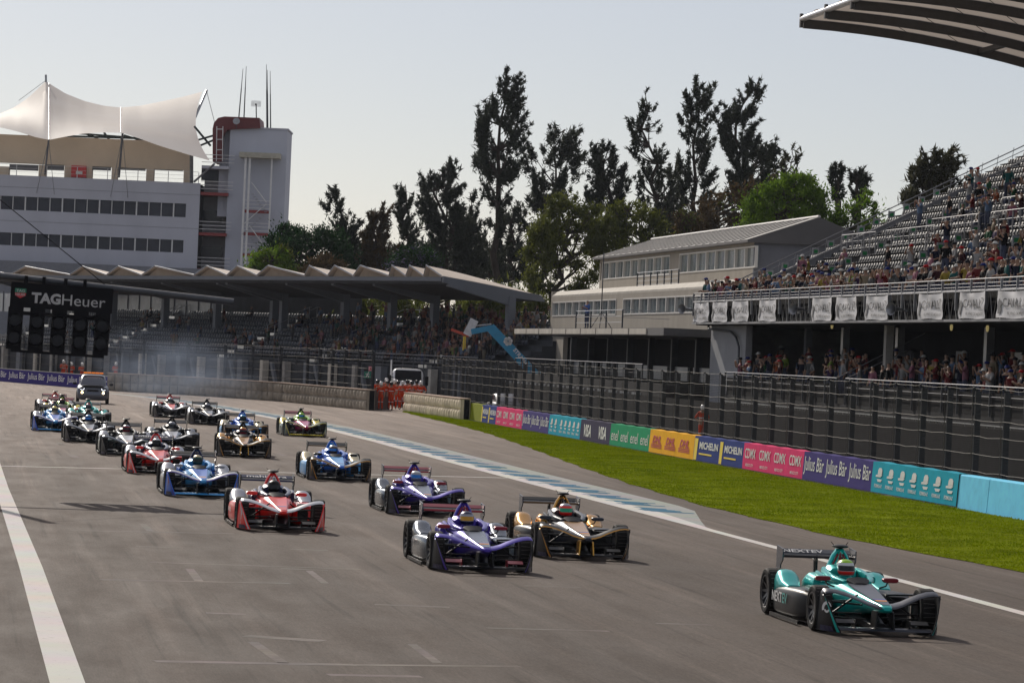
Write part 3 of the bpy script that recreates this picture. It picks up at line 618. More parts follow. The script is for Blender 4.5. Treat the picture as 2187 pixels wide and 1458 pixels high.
def window_row(parent, v, u0, u1, z0, z1, n, fw=.085):
    for i in range(n):
        a, b = u0+(u1-u0)*i/n, u0+(u1-u0)*(i+1)/n; w = abs(a-b); c = (a+b)/2; mb = MB()
        for du in (-1, 1): mb.box(T(c+du*(w/2-fw/2), v+.02, (z0+z1)/2), (fw, .16, z1-z0), (FW, RT, UP))
        for zz in (z0+.04, z1-.04): mb.box(T(c, v+.022, zz), (w-2*fw, .15, .08), (FW, RT, UP))
        f = mb.build('window', frame_w, parent); mb = MB(); mb.box(T(c, v+.12, (z0+z1)/2), (w-.02, .03, z1-z0), (FW, RT, UP)); mb.build('pane', tint, f)
# lower storey
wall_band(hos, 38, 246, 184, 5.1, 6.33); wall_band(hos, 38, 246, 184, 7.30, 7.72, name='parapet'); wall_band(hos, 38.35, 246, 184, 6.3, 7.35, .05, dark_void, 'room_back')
um = [u_of(x, 660, 38) for x in (1180, 1316, 1331, 1480)]
window_row(hos, 38.02, um[0]-.1, um[1], 6.33, 7.30, 9); wall_band(hos, 38.0, um[1], um[2], 6.33, 7.30, name='pier'); window_row(hos, 38.02, um[2], um[3]-6, 6.33, 7.30, 10)
mb = MB(); mb.prism([T(246.0, 38, 7.72), T(246.0, 38.35, 8.0), T(246.0, 41.2, 8.35), T(246.0, 41.2, 7.6), T(246.0, 38, 7.6)], FW*(184-246)); mb.build('lower_roof', pale_concrete, hos)
mb = MB(); mb.box(T(246.1, 42, 4.0), (.3, 8, 8.0), (FW, RT, UP)); mb.build('end_wall', cream_w, hos)
# upper storey
UL, UR_ = u_of(1283, 550, 41), u_of(1612, 515, 41)
wall_band(hos, 41, UL, UR_, 7.6, 8.88); wall_band(hos, 41, UL, UR_, 10.05, 10.36, name='lintel'); wall_band(hos, 41.4, UL, UR_, 8.8, 10.1, .05, dark_void, 'room_back')
uw = [u_of(x, 570, 41) for x in (1287, 1431, 1451, 1613)]
window_row(hos, 41.02, uw[0], uw[1], 8.88, 10.05, 9); wall_band(hos, 41.0, uw[1], uw[2], 8.88, 10.05, name='pier'); window_row(hos, 41.02, uw[2], uw[3], 8.88, 10.05, 8)
rg = PU(1747, 464, UR_); rv, rz_ = rg.dot(RT), rg.z; uh = u_of(1392, 512, rv)
bk = 2*rv-40.6
A_, B_, C_, D_ = T(UL+.6, 40.55, 10.36), T(UR_-.3, 40.55, 10.36), T(UR_-.3, rv, rz_), T(uh, rv, rz_); E_, F_ = T(UL+.6, bk, 10.36), T(UR_-.3, bk, 10.36)
mb = MB(); mb.poly([A_, B_, C_, D_]); mb.poly([A_, D_, E_]); mb.poly([E_, D_, C_, F_]); dn = UP*-.14; mb.poly([p+dn for p in (A_, B_, F_, E_)]); mb.poly([A_, B_, B_+dn, A_+dn]); mb.poly([A_, E_, E_+dn, A_+dn]); mb.poly([B_, C_, F_, F_+dn, B_+dn]); rf = mb.build('roof', roof_g, hos)
for k in range(1, 24):                                   # standing seams of the sheet roof
    f = k/24; a = A_.lerp(B_, f); b = D_.lerp(C_, max(0, (a.dot(FW)-D_.dot(FW))/(C_.dot(FW)-D_.dot(FW)))) if a.dot(FW) < D_.dot(FW) else A_.lerp(D_, (f*(A_-B_).length)/max(.1, (A_.dot(FW)-D_.dot(FW))))
    MB().path([a+UP*.02, b+UP*.02], .022, 4).build('seam', roof_g, rf)
MB().path([D_+UP*.02, C_+UP*.02], .09, 6).build('ridge_cap', frame_w, rf)
mb = MB(); mb.prism([T(UR_-.05, 41, 6.0), T(UR_-.05, 41, 10.2), T(UR_-.05, rv, rz_-.1), T(UR_-.05, bk-.5, 10.2), T(UR_-.05, bk-.5, 6.0)], FW*.25); mb.build('gable', gable_m, hos)
mb = MB(); mb.box(T(UL+.05, 44.5, 9.0), (.25, 7, 2.8), (FW, RT, UP)); mb.build('end_wall', cream_w, hos)
rail(hos, [T(u_of(1362, 580, 39.6), 39.6, 7.95), T(u_of(1450, 578, 39.6), 39.6, 7.95)], 1.0, [1.0, .75, .5, .25], 2.0, m=grey_steel, post_m=dark_steel)
# canopy, shaded ground floor
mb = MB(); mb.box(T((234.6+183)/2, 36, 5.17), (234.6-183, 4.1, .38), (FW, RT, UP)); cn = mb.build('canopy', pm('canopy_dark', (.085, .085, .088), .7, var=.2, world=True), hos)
ucan = u_of(1381, 705, 33.9)
n = 9
for i in range(n):
    a, b = 234.5+(ucan-234.5)*i/n, 234.5+(ucan-234.5)*(i+1)/n; mb = MB(); mb.box(T((a+b)/2, 33.92, 5.18), (abs(a-b)-.35, .06, .30), (FW, RT, UP)); mb.build('fascia_panel', pale_concrete, cn)
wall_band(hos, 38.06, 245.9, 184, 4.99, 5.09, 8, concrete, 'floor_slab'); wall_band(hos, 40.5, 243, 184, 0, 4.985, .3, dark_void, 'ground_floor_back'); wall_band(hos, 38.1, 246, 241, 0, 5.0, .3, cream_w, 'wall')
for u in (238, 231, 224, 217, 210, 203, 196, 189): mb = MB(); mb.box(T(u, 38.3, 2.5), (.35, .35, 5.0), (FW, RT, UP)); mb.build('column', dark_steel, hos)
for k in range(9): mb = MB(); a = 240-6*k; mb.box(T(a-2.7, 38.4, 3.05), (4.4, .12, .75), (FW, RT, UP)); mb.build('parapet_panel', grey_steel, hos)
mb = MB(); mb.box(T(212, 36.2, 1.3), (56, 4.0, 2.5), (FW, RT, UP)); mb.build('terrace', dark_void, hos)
for k in range(14): mb = MB(); mb.box(T(238-3.6*k, 34.18, 1.75), (2.6, .06, .55), (FW, RT, UP)); mb.build('terrace_panel', grey_steel, hos)
rail(hos, [T(236, 34.3, 2.55), T(u_of(1372, 790, 34.3), 34.3, 2.55)], .95, [.95, .5], 2.4, post_m=dark_steel)
# canopy railing, tripod
rt = thing('roof_railing', 'thin steel railing on the canopy beside the man', 'railing', PV(1230, 662, 34.6)); a, b = T(u_of(1230, 690, 34.6), 34.6, CANZ), T(u_of(1329, 690, 34.6), 34.6, CANZ); rail(rt, [a, b], 1.0, [1.0, .66, .33], 4.0, m=grey_steel, post_m=dark_steel); rail(rt, [b, b+RT*2.6], 1.0, [1.0, .6], None, m=grey_steel)
p = PV(1283, 697, 35.0); p.z = CANZ; tr = thing('tripod_mast', 'tall thin tripod mast standing on the canopy', 'tripod', p)
MB().path([p+UP*.5, p+UP*4.3], .03, 6).build('mast', dark_steel, tr)
for k in range(3): a = 2*math.pi*k/3+.4; MB().tube(p+UP*.95, p+Vector((.7*math.cos(a), .7*math.sin(a), .0)), .02).build('leg', dark_steel, tr)

# ------------------------------------------------------------------ covered grandstand with folded roof
CE = Vector((-.46, .89, 0)).normalized(); CN = Vector((.89, .46, 0)).normalized(); CB = Vector((4.1, 232.2, 0)); CD0, CZ0 = .6, 2.55; CFACE = math.atan2(-CN.y, -CN.x)
def CS(s, d, z=0.0): return CB+CE*s+CN*d+UP*z
def s_of(px, py=600, d=0.0):
    r = ray(px, py); lo, hi = -20, 160
    o = CB+CN*d                                       # line o + CE*s meets the vertical plane through the ray
    nx = Vector((r.y, -r.x, 0)); return (-(o.dot(nx)))/CE.dot(nx)
cst = thing('covered_grandstand', 'long covered grandstand with folded zigzag roof behind the tyre barrier', 'grandstand', CS(17, 0, 0))
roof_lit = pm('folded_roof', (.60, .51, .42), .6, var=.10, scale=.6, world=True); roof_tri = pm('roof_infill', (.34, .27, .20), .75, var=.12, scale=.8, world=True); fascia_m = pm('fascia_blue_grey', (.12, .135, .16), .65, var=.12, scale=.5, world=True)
SE, SW_ = s_of(943), s_of(-40)
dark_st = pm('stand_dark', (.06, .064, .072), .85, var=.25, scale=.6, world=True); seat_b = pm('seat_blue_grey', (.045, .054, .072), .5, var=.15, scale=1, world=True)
mb = MB(); prof = [(0, 0), (0, CZ0), (CD0, CZ0)]
for i in range(9): prof += [(CD0+.8*i, CZ0+.36*i), (CD0+.8*(i+1), CZ0+.36*i)]
prof += [(8.2, 5.7), (8.2, 0)]
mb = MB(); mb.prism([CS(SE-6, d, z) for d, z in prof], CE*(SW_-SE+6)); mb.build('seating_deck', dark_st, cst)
Vs, Fs = [], []; off = 0; stairs = [s_of(x, 700, 4) for x in (1010, 770, 570, 300, 90)]
bnd = [SE-5]+stairs+[SW_]
for i in range(9):
    for a, b in zip(bnd, bnd[1:]):
        n = int((b-a-1.6)/.52)
        if n > 0: seat_run(tuple(CS(a+.8, CD0+.8*i+.25, CZ0+.36*i)), tuple(CE), tuple(CN), n, .52)
npmesh('seats', np.concatenate(Vs), np.concatenate(Fs), seat_b, cst, 'stuff')
step_m = pm('stair_edge', (.85, .83, .80), .3, .85, var=.1, world=True)
for s in stairs:
    for i in range(18): mb = MB(); mb.box(CS(s, CD0+.4*i-.1, CZ0+.18*i+(.02 if i % 2 else .1)), (1.3, .36, .14 if i % 2 else .2), (CE, CN, UP)); st_ = mb.build('stair_step', dark_st if i % 2 else step_m, cst)
    for ds in (-.7, .7): rail(cst, [CS(s+ds, CD0+.3, CZ0+.1), CS(s+ds, CD0+7.2, CZ0+3.1), CS(s+ds, CD0+8.4, CZ0+3.1)], 1.0, [1.0], 1.7, m=grey_steel, pw=.04)
rail(cst, [CS(SE-6, -.05, CZ0-.15), CS(SW_, -.05, CZ0-.15)], 1.0, [1.0, .75, .5, .25], 1.6, m=rail_m, post_m=dark_steel, pw=.04)
# roof fold: front peaks and valleys
pk = [-60, 54, 176, 253, 331, 442, 507, 573, 661, 715, 770, 837, 875, 910.5]; vl = [-80, 22, 150, 228, 303, 415, 485, 549, 651, 700, 755, 831, 867, 905, 943]
RD = 7.4
def rpt(s, d, hi, e=0): return CS(s, d, (9.42 if hi else 8.72)-(1.35 if hi else .95)*(max(0.0, d)/RD)**1.2+e)
zig = []
for a, b in zip(vl, pk): zig += [(s_of(a, 590), 0), (s_of(b, 570), 1)]
zig.append((s_of(vl[-1], 590), 0))
for (s0, h0), (s1, h1) in zip(zig, zig[1:]):
    k = 5; mb = MB(); top = [[rpt(s0, RD*i/k, h0), rpt(s1, RD*i/k, h1)] for i in range(k+1)]; bot = [[p-UP*.07 for p in r] for r in top]
    mb.grid(top); mb.grid(bot); mb.grid([top[0], bot[0]]); mb.grid([[r[0] for r in top], [r[0] for r in bot]]); mb.grid([[r[1] for r in top], [r[1] for r in bot]]); mb.build('roof_fold', roof_lit, cst)
for i in range(0, len(zig)-2, 2):
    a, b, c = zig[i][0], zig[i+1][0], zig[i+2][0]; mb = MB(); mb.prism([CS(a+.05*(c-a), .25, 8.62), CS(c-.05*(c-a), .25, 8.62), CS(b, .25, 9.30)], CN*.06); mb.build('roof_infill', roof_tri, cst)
    MB().path([rpt(a, -.02, 0, .03), rpt(b, -.02, 1, .03), rpt(c, -.02, 0, .03)], .045, 5).build('roof_edge', grey_steel, cst)
mb = MB(); mb.box((CS(SE, .1, 8.52)+CS(SW_, .1, 8.52))/2, (SW_-SE, .3, .28), (CE, CN, UP)); mb.build('fascia', fascia_m, cst)
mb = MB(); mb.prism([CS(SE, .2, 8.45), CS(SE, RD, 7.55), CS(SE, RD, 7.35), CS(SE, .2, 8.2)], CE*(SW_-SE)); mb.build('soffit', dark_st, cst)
mb = MB(); mb.prism([CS(SE-.05, 0, 8.72), CS(SE-.05, RD, 7.78), CS(SE-.05, RD+.3, 7.35), CS(SE-.05, 4.5, 7.55), CS(SE-.05, 0, 8.3)], -CE*.25); mb.build('end_fascia', fascia_m, cst)
for k, x in enumerate((1040, 880, 790, 690, 560, 540, 420, 310, 200, 60)):
    s = s_of(x, 640, 3.4); mb = MB(); mb.box(CS(s, 5.2, 5.0), (.55, .5, 5.2), (CE, CN, UP)); mb.build('column', fascia_m, cst)
    mb = MB(); mb.prism([CS(s-.2, 0.4, 8.25), CS(s-.2, 5.4, 7.55), CS(s-.2, 5.4, 6.9), CS(s-.2, .4, 8.05)], CE*.4); mb.build('roof_beam', fascia_m, cst)
for a, b in ((s_of(470, 650, 7.6), s_of(-40, 650, 7.6)),):
    n = 22
    for i in range(n): mb = MB(); s = a+(b-a)*i/n; mb.box(CS(s, 7.9, 6.6), (.08, .08, 1.9), (CE, CN, UP)); mb.build('mullion', dark_steel, cst)
    mb = MB(); mb.box((CS(a, 7.95, 6.5)+CS(b, 7.95, 6.5))/2, (b-a, .03, 1.7), (CE, CN, UP)); mb.build('back_glazing', pm('pale_glazing', (.26, .28, .31), .25, var=.25, scale=.5, world=True), cst)
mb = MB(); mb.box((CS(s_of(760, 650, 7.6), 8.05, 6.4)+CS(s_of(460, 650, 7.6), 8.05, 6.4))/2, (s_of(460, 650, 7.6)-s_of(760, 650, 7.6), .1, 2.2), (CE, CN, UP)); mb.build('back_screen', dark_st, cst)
# piers under the deck
for k in range(24):
    s = SE-4+(SW_-SE)*k/23; mb = MB(); mb.box(CS(s, -.35, 1.25), (.5 if k % 3 else .9, .5, 2.5), (CE, CN, UP)); mb.build('pier', [fascia_m, concrete, pale_concrete][k % 3], cst)
for k in range(12):
    s = SE+2+(SW_-SE)*k/12; mb = MB(); mb.prism([CS(s, -.5, 0), CS(s+.4, -.5, 0), CS(s+.4+1.4, -.5, 2.4), CS(s+1.4, -.5, 2.4)], CN*.2); mb.build('raking_strut', fascia_m, cst)
# catch fence in front of the covered stand
FL_ = [BP[0]+Vector((.05, 1.3, 0))]+[p+Vector((1.5, .9, 0)) for p in BP[1:]]+[b1+Vector((1.5, 1.2, 0))]
FC = [0.0]
for a, b in zip(FL_, FL_[1:]): FC.append(FC[-1]+(b-a).length)
def fence_pt(s, z):
    for k in range(len(FL_)-1):
        if s <= FC[k+1] or k == len(FL_)-2: return FL_[k].lerp(FL_[k+1], (s-FC[k])/(FC[k+1]-FC[k]))+UP*z
catch_fence(fence_pt, 0, FC[-1], 4.0, .8, 3.6, 'tall wire catch fence between the long tyre barrier and the covered stand', [3.55, 3.0, 2.5, 2.0, 1.5], .3, post_w=.12, lat=CN, cab_r=.010)
t = thing('exit_sign', 'small green and white running figure sign on the fence end', 'sign', PD(785, 800, 229)); p = PD(785, 800, 228.9); mb = MB(); mb.box(p, (.42, .03, .42)); mb.build('plate', pm('sign_green', (20, 120, 100), .5), t)
mb = MB(); q = p+Vector((0, -.03, 0)); mb.path([q+Vector((-.1, 0, -.15)), q+Vector((-.02, 0, -.02)), q+Vector((.03, 0, .1))], .025, 4); mb.path([q+Vector((-.02, 0, -.02)), q+Vector((.08, 0, -.08)), q+Vector((.07, 0, -.17))], .022, 4); mb.path([q+Vector((-.12, 0, .04)), q+Vector((.03, 0, .08)), q+Vector((.12, 0, .0))], .02, 4); mb.box(q+Vector((.06, 0, .15)), (.06, .02, .06)); mb.build('figure', white_print, t)
t = thing('small_sign', 'small pink and white notice above the green exit sign', 'sign', PD(791, 787, 229)); mb = MB(); mb.box(PD(791, 787, 228.9), (.22, .03, .28)); mb.build('plate', pm('sign_pink', (225, 150, 165), .5), t); mb = MB(); mb.box(PD(791, 787, 228.85), (.1, .03, .14)); mb.build('symbol', print_red, t)
# ------------------------------------------------------------------ main building with tower and tent
BY = 400.0
def fb(mb, x0, y0, x1, y1, Y, dep, mi=0):
    """box whose front face fills the given outline at depth Y"""
    xm, ym = (x0+x1)/2, (y0+y1)/2; a, b = PD(x0, ym, Y).x, PD(x1, ym, Y).x; z1, z0 = PD(xm, y0, Y).z, PD(xm, y1, Y).z
    return mb.box(((a+b)/2, Y+dep/2, (z0+z1)/2), (b-a, dep, z1-z0), None, mi)
mwhite = pm('building_white', (.48, .495, .56), .75, var=.07, scale=.3, world=True, stretch=(1, 1, .3)); mcream = pm('building_cream', (.68, .57, .44), .8, var=.07, scale=.3, world=True); steelw = pm('steel_white', (.66, .66, .66), .5, var=.08, world=True); redp = pm('red_trim', (.24, .035, .035), .6, var=.12, world=True); dkred = pm('dark_red_tank', (.12, .013, .015), .55, var=.15, world=True); bglass = pm('building_glass', (.03, .033, .05), .15, var=.3, scale=.3, spec=.25, world=True)
gx = PD(200, 620, BY)
bld = thing('control_building', 'white race control building with two dark window bands', 'building', (gx.x, BY, 0))
zt = PD(210, 388, BY).z
def zpx(x, y, Y=BY): return PD(x, y, Y).z
xl, xr = PD(-160, 480, BY).x, PD(424, 480, BY).x
bands = [(384, 421), (456, 501), (541, 700)]           # wall strips at x=210
z_ = [zpx(210, y) for y in (382, 427, 456, 505, 532, 600)]
def wallx(z0, z1, Y, dep, m, name, x0=xl, x1=xr): mb = MB(); mb.box(((x0+x1)/2, Y+dep/2, (z0+z1)/2), (x1-x0, dep, z1-z0)); return mb.build(name, m, bld)
wallx(z_[1], z_[0], BY, .4, mwhite, 'wall'); wallx(z_[3], z_[2], BY, .4, mwhite, 'wall'); wallx(0, z_[4], BY, .4, mwhite, 'wall'); wallx(0, z_[0]-.1, BY+1.0, 12, pm('room_dark', (.03, .03, .035), .9, world=True), 'core')
x2 = PD(396, 470, BY).x
wallx(z_[2], z_[1], BY, .4, mwhite, 'pier', x2, xr); wallx(z_[4], z_[3], BY, .4, mwhite, 'pier', x2-.1, xr)
for zz0, zz1 in ((z_[2], z_[1]), (z_[4], z_[3])):
    n = 21
    for i in range(n):
        a, b = x2-(x2-xl)*i/n, x2-(x2-xl)*(i+1)/n; mb = MB(); mb.box(((a+b)/2, BY+.3, (zz0+zz1)/2), (abs(a-b)-.02, .05, zz1-zz0)); w = mb.build('window', bglass, bld)
        mb = MB(); mb.box((b, BY+.2, (zz0+zz1)/2), (.07 if i % 3 else .14, .2, zz1-zz0)); mb.build('mullion', steelw, w)
for y in (408, 480): wallx(zpx(210, y), zpx(210, y)+.06, BY-.02, .05, pm('joint_line', (.3, .31, .35), .8, world=True), 'joint')
wallx(zpx(210, 566)-8, zpx(210, 566), BY-4, 3, pm('low_annex', (.20, .21, .24), .8, var=.1, world=True), 'annex', xl, PD(520, 580, BY).x)
# roof terrace storey
TY = BY+3
cr = thing('terrace_pavilion', 'cream terrace storey with openings below the white tent roof', 'building', (PD(200, 380, TY).x, TY, zpx(200, 380, TY)-3))
mb = MB(); fb(mb, -160, 292, 408, 352, TY, 1.2); mb.build('wall', mcream, cr)
for x0, x1 in ((-160, 18), (82, 96), (137, 196), (238, 250), (312, 328), (392, 408)):
    mb = MB(); fb(mb, x0, 352, x1, 400, TY+.002, 1.2); mb.build('pier', mcream, cr)
for x0, x1 in ((20, 82), (97, 137), (197, 237), (251, 311), (328, 391)):
    mb = MB(); fb(mb, x0, 352, x1, 364, TY+.4, .1); mb.build('blind', pm('grey_blind', (.2, .2, .21), .6, world=True), cr)
mb = MB(); fb(mb, -160, 398, 408, 430, TY+.1, 14); mb.build('terrace_floor', concrete, cr)
mb = MB(); fb(mb, 152, 354, 184, 378, TY-.6, .5); o = mb.build('red_kiosk', pm('kiosk_red', (.60, .04, .04), .5, var=.06)); tag(o, 'red box with a white symbol on the roof terrace', 'box')
mb = MB(); fb(mb, 152, 378, 184, 384, TY-.62, .5); q = mb.build('base', redp, o, local=False); mb = MB(); fb(mb, 162, 366, 176, 372, TY-.64, .03); mb.build('symbol', white_print, o)
rl = thing('terrace_railing', 'thin white railing along the edge of the roof terrace', 'railing', PD(0, 370, BY+.3)); a, b = PD(-160, 376, BY+.4), PD(424, 386, BY+.4); a.z = b.z = z_[0]-.05
rail(rl, [a, b], 1.2, [1.25, .85, .45], 3.0, m=steelw, pw=.07)
# roof truss glimpsed under the tent
trs = thing('roof_truss', 'dark steel truss between the tent and the terrace storey', 'truss', PD(260, 295, TY))
for x0, y0, x1, y1 in ((150, 284, 420, 305), (60, 288, 420, 300), (222, 283, 245, 315), (245, 315, 268, 288), (75, 290, 90, 305), (92, 305, 104, 292), (268, 290, 300, 300), (180, 285, 210, 296), (415, 270, 450, 312), (420, 300, 455, 290), (425, 312, 455, 300), (300, 300, 330, 292), (330, 300, 300, 290)):
    MB().path([PD(x0, y0, TY+1.4), PD(x1, y1, TY+1.4)], .12, 6).build('strut', pm('truss_green', (.03, .045, .045), .5, .3, world=True), trs)
# tent
tent = thing('tent_roof', 'white stretched tent roof with two peaks over the terrace', 'tent', PD(180, 380, BY))
tm = leafmat('tent_fabric', (240, 234, 228), (248, 244, 240), .2, .45, .5)
def interp(pts, x):
    for (a, y), (b, w) in zip(pts, pts[1:]):
        if a <= x <= b: t = (x-a)/(b-a); return y+(w-y)*t
    return pts[-1][1]
top = [(-70, 262), (-40, 256), (0, 243), (30, 230), (60, 209), (85, 186), (98, 173), (112, 183), (140, 200), (180, 216), (220, 226), (258, 230), (300, 226), (350, 216), (395, 206), (432, 196)]
bot = [(-70, 268), (-40, 270), (0, 272), (40, 282), (75, 293), (105, 299), (135, 293), (175, 286), (220, 283), (262, 284), (300, 297), (350, 315), (400, 333), (432, 343)]
cols = [-70+i*(502/72) for i in range(73)]; rows_ = 14; P = []
for x in cols:
    r = []; yt, yb = interp(top, x), interp(bot, x)
    for j in range(rows_+1):
        f = j/rows_; Y = BY+20-25*f; sag = 0.06*math.sin(math.pi*f)*(yb-yt); xx = x
        if x > 340: xx = x - (x-340)/92*26*math.sin(math.pi*f*.9)+ (x-340)/92*(24*f)
        r.append(PD(xx, yt+(yb-yt)*f**1.12+sag, Y))
    P.append(r)
mb = MB(); mb.grid(P); mb.grid([[r[0], r[0]+Vector((0, 1.2, -.25)), r[0]+Vector((0, 2.4, -.7))] for i, r in enumerate(P) if cols[i] < 385]); tent_o = mb.build('membrane', tm, tent, smooth=60)
def seam(x):
    i = min(range(len(cols)), key=lambda k: abs(cols[k]-x)); MB().path([p+Vector((0, -.03, .03)) for p in P[i]], .045, 5).build('seam', steelw, tent_o)
for x in (103, 258): seam(x)
for pts, r in (([PD(98, 160, BY+19.8), PD(100, 300, BY+19.8)], .12), ([PD(441, 194, BY+19), PD(412, 262, BY+12)], .16), ([PD(104, 298, BY-4), PD(96, 372, BY+1)], .10), ([PD(262, 284, BY-4), PD(254, 378, BY+1)], .12), ([PD(409, 322, BY-1), PD(409, 390, BY+1)], .2), ([PD(458, 350, BY-3), PD(415, 388, BY+.5)], .12)):
    MB().path(pts, r, 8).build('mast', grey_steel, tent)
for a, b in (((104, 298), (78, 412)), ((104, 298), (116, 415)), ((262, 286), (236, 420)), ((262, 286), (273, 422)), ((441, 194), (458, 260)), ((98, 172), (40, 215))):
    MB().path([PD(*a, BY-3.5), PD(*b, BY-.1)], .03, 4).build('stay_cable', grey_steel, tent)
# stair tower
tw = thing('stair_tower', 'tall pale grey tower with outside stairs beside the white building', 'tower', (PD(540, 600, BY+2).x, BY+2, 0))
xa, xb = PD(484, 420, BY).x, PD(607, 420, BY).x; zt = zpx(545, 274)
tower_m = pm('tower_plaster', (.48, .505, .58), .8, var=.06, scale=.3, world=True)
mb = MB(); mb.box(((xa+xb)/2, BY+5, zt/2), (xb-xa, 8, zt)); mb.build('shaft', tower_m, tw); mb = MB(); mb.box(((xa+xb)/2, BY+5, zt+.08), (xb-xa+.2, 8.2, .16)); mb.build('coping', mwhite, tw)
mb = MB(); mb.box((xa-.55, BY+3.6, zt-4.8), (1.1, 3, 9.4)); mb.build('pilaster', mwhite, tw)
# porch frame and stair flights in front of the shaft
mb = MB(); fb(mb, 511, 326, 598, 337, BY-1.5, 2.6); mb.build('porch_roof', pm('porch_yellow', (.42, .40, .33), .7, world=True), tw)
px0, px1 = PD(523, 430, BY-1).x, PD(577, 430, BY-1).x
for x in (px0-.1, px0+.35): mb = MB(); mb.box((x, BY-1, zpx(545, 335)/2), (.22, .22, zpx(545, 335))); mb.build('post', steelw, tw)
mb = MB(); mb.box((px1, BY-1, zpx(560, 337)/2), (.16, .16, zpx(560, 337))); mb.build('post', steelw, tw)
for y0, y1, side in ((410, 452, 0), (455, 500, 1), (503, 545, 0)):
    za, zb = zpx(550, y0, BY-1), zpx(550, y1, BY-1)
    mb = MB(); mb.box(((px0+px1)/2, BY-.5, zb), (px1-px0, 1.0, .3)); mb.build('landing', redp, tw)
    a, b = (px0, px1-.4) if side else (px1-.4, px0+.6)
    for k in range(8): mb = MB(); mb.box((a+(b-a)*k/8, BY-.8, zb+(za-zb)*k/8), (.28, .9, .05)); mb.build('tread', grey_steel, tw)
    for dz in (.35, .75, 1.15): MB().path([(px0, BY-1.1, zb+dz), (px1, BY-1.1, zb+dz)], .035, 5).build('rail_bar', steelw, tw)
    MB().path([(a, BY-1.15, zb+1.0), (b, BY-1.15, za+1.0)], .05, 5).build('handrail', steelw, tw)
# link floors between white building and tower
lk = thing('link_block', 'open link floors with red edged slabs between white building and tower', 'building', (PD(455, 600, BY+2).x, BY+2, 0))
la, lb = PD(426, 470, BY+.5).x, PD(485, 470, BY+.5).x
for y0 in (355, 412, 498, 575):
    z = zpx(455, y0, BY+.5); mb = MB(); mb.box(((la+lb)/2, BY+3, z-.12), (lb-la, 5.5, .32)); mb.build('slab', redp if y0 > 360 else mwhite, lk)
    for dz in (.4, .8, 1.2): MB().path([(la, BY+.3, z+dz), (lb+.5, BY+.3, z+dz)], .035, 5).build('rail_bar', steelw, lk)
mb = MB(); mb.box(((la+lb)/2, BY+5, zpx(455, 350)/2), (lb-la, .3, zpx(455, 350))); mb.build('back_wall', pm('link_wall', (.33, .33, .35), .8, var=.08, world=True), lk)
for y in (372, 462, 540): mb = MB(); fb(mb, 430, y-12, 474, y+14, BY+4.7, .1); mb.build('window', bglass, lk)
# red tank housing, antennas, dish on the roof
tk = thing('roof_housing', 'rounded dark red housing behind the tower top', 'housing', (PD(470, 320, BY+4).x, BY+4, zpx(470, 345)))
pts = [(454, 345), (454, 275), (457, 262), (466, 252), (480, 249), (554, 252), (556, 274), (500, 276), (484, 278), (476, 290), (474, 345)]
mb = MB(); mb.prism([PD(x, y, BY+.5) for x, y in pts], (0, 7, 0)); mb.build('shell', dkred, tk)
for y in (276, 298, 320): MB().path([PD(463, y, BY+.2), PD(476, y, BY+.2)], .05, 5).build('rung', steelw, tk)
for x in (463, 476): MB().path([PD(x, 270, BY+.2), PD(x-1, 345, BY+.2)], .05, 5).build('stile', steelw, tk)
for ai, (x0, y0, x1, y1) in enumerate(((519, 147, 510, 250), (526, 142, 521, 250), (569, 138, 570, 272), (571, 150, 572, 273), (577, 152, 578, 273))):
    a, b = PD(x1, y1+3, BY+3), PD(x0, y0, BY+3); t = thing('antenna_mast', 'thin whip antenna on the tower roof, %s from the white building' % ORD[ai], 'antenna', a, group='whip antennas on the tower'); MB().path([a, a.lerp(b, .6)], [.07, .055], 6).build('lower_pole', dark_steel, t); MB().path([a.lerp(b, .6), b], [.045, .025], 6).build('upper_pole', dark_steel, t)
dp = PD(547, 222, BY+3); t = thing('mesh_dish', 'grid dish antenna on a pole above the tower', 'antenna', PD(548, 275, BY+3)); MB().path([PD(548, 276, BY+3), dp], .06, 6).build('pole', dark_steel, t); mb = MB()
for k in range(9): mb.path([dp+Vector((-.5+.125*k, -.3+.9*abs(-.5+.125*k)**2, -.28)), dp+Vector((-.5+.125*k, -.3+.9*abs(-.5+.125*k)**2, .28))], .018, 4)
for k in range(5): mb.path([dp+Vector((-.5+.125*j, -.3+.9*abs(-.5+.125*j)**2, -.28+.14*k)) for j in range(9)], .018, 4)
mb.build('grid', galv, t); MB().box(dp+Vector((0, -.35, -.1)), (.15, .12, .2)).build('feed', black, t)
d2 = PD(505, 260, BY-.2); o = MB().lathe([(.001, .0), (.2, .03), (.38, .12)], 16, 'z', (0, 0, 0)).build('satellite_dish', grey_steel, smooth=True); o.location = d2; o.rotation_euler = (R(70), 0, 0); tag(o, 'small round grey dish in front of the red housing', 'antenna'); o2 = MB().tube((0, 0, 0), (0, -.5, -.6), .04).build('arm', dark_steel, o, local=True)
for k, x in enumerate((5, 14, 31)): pass

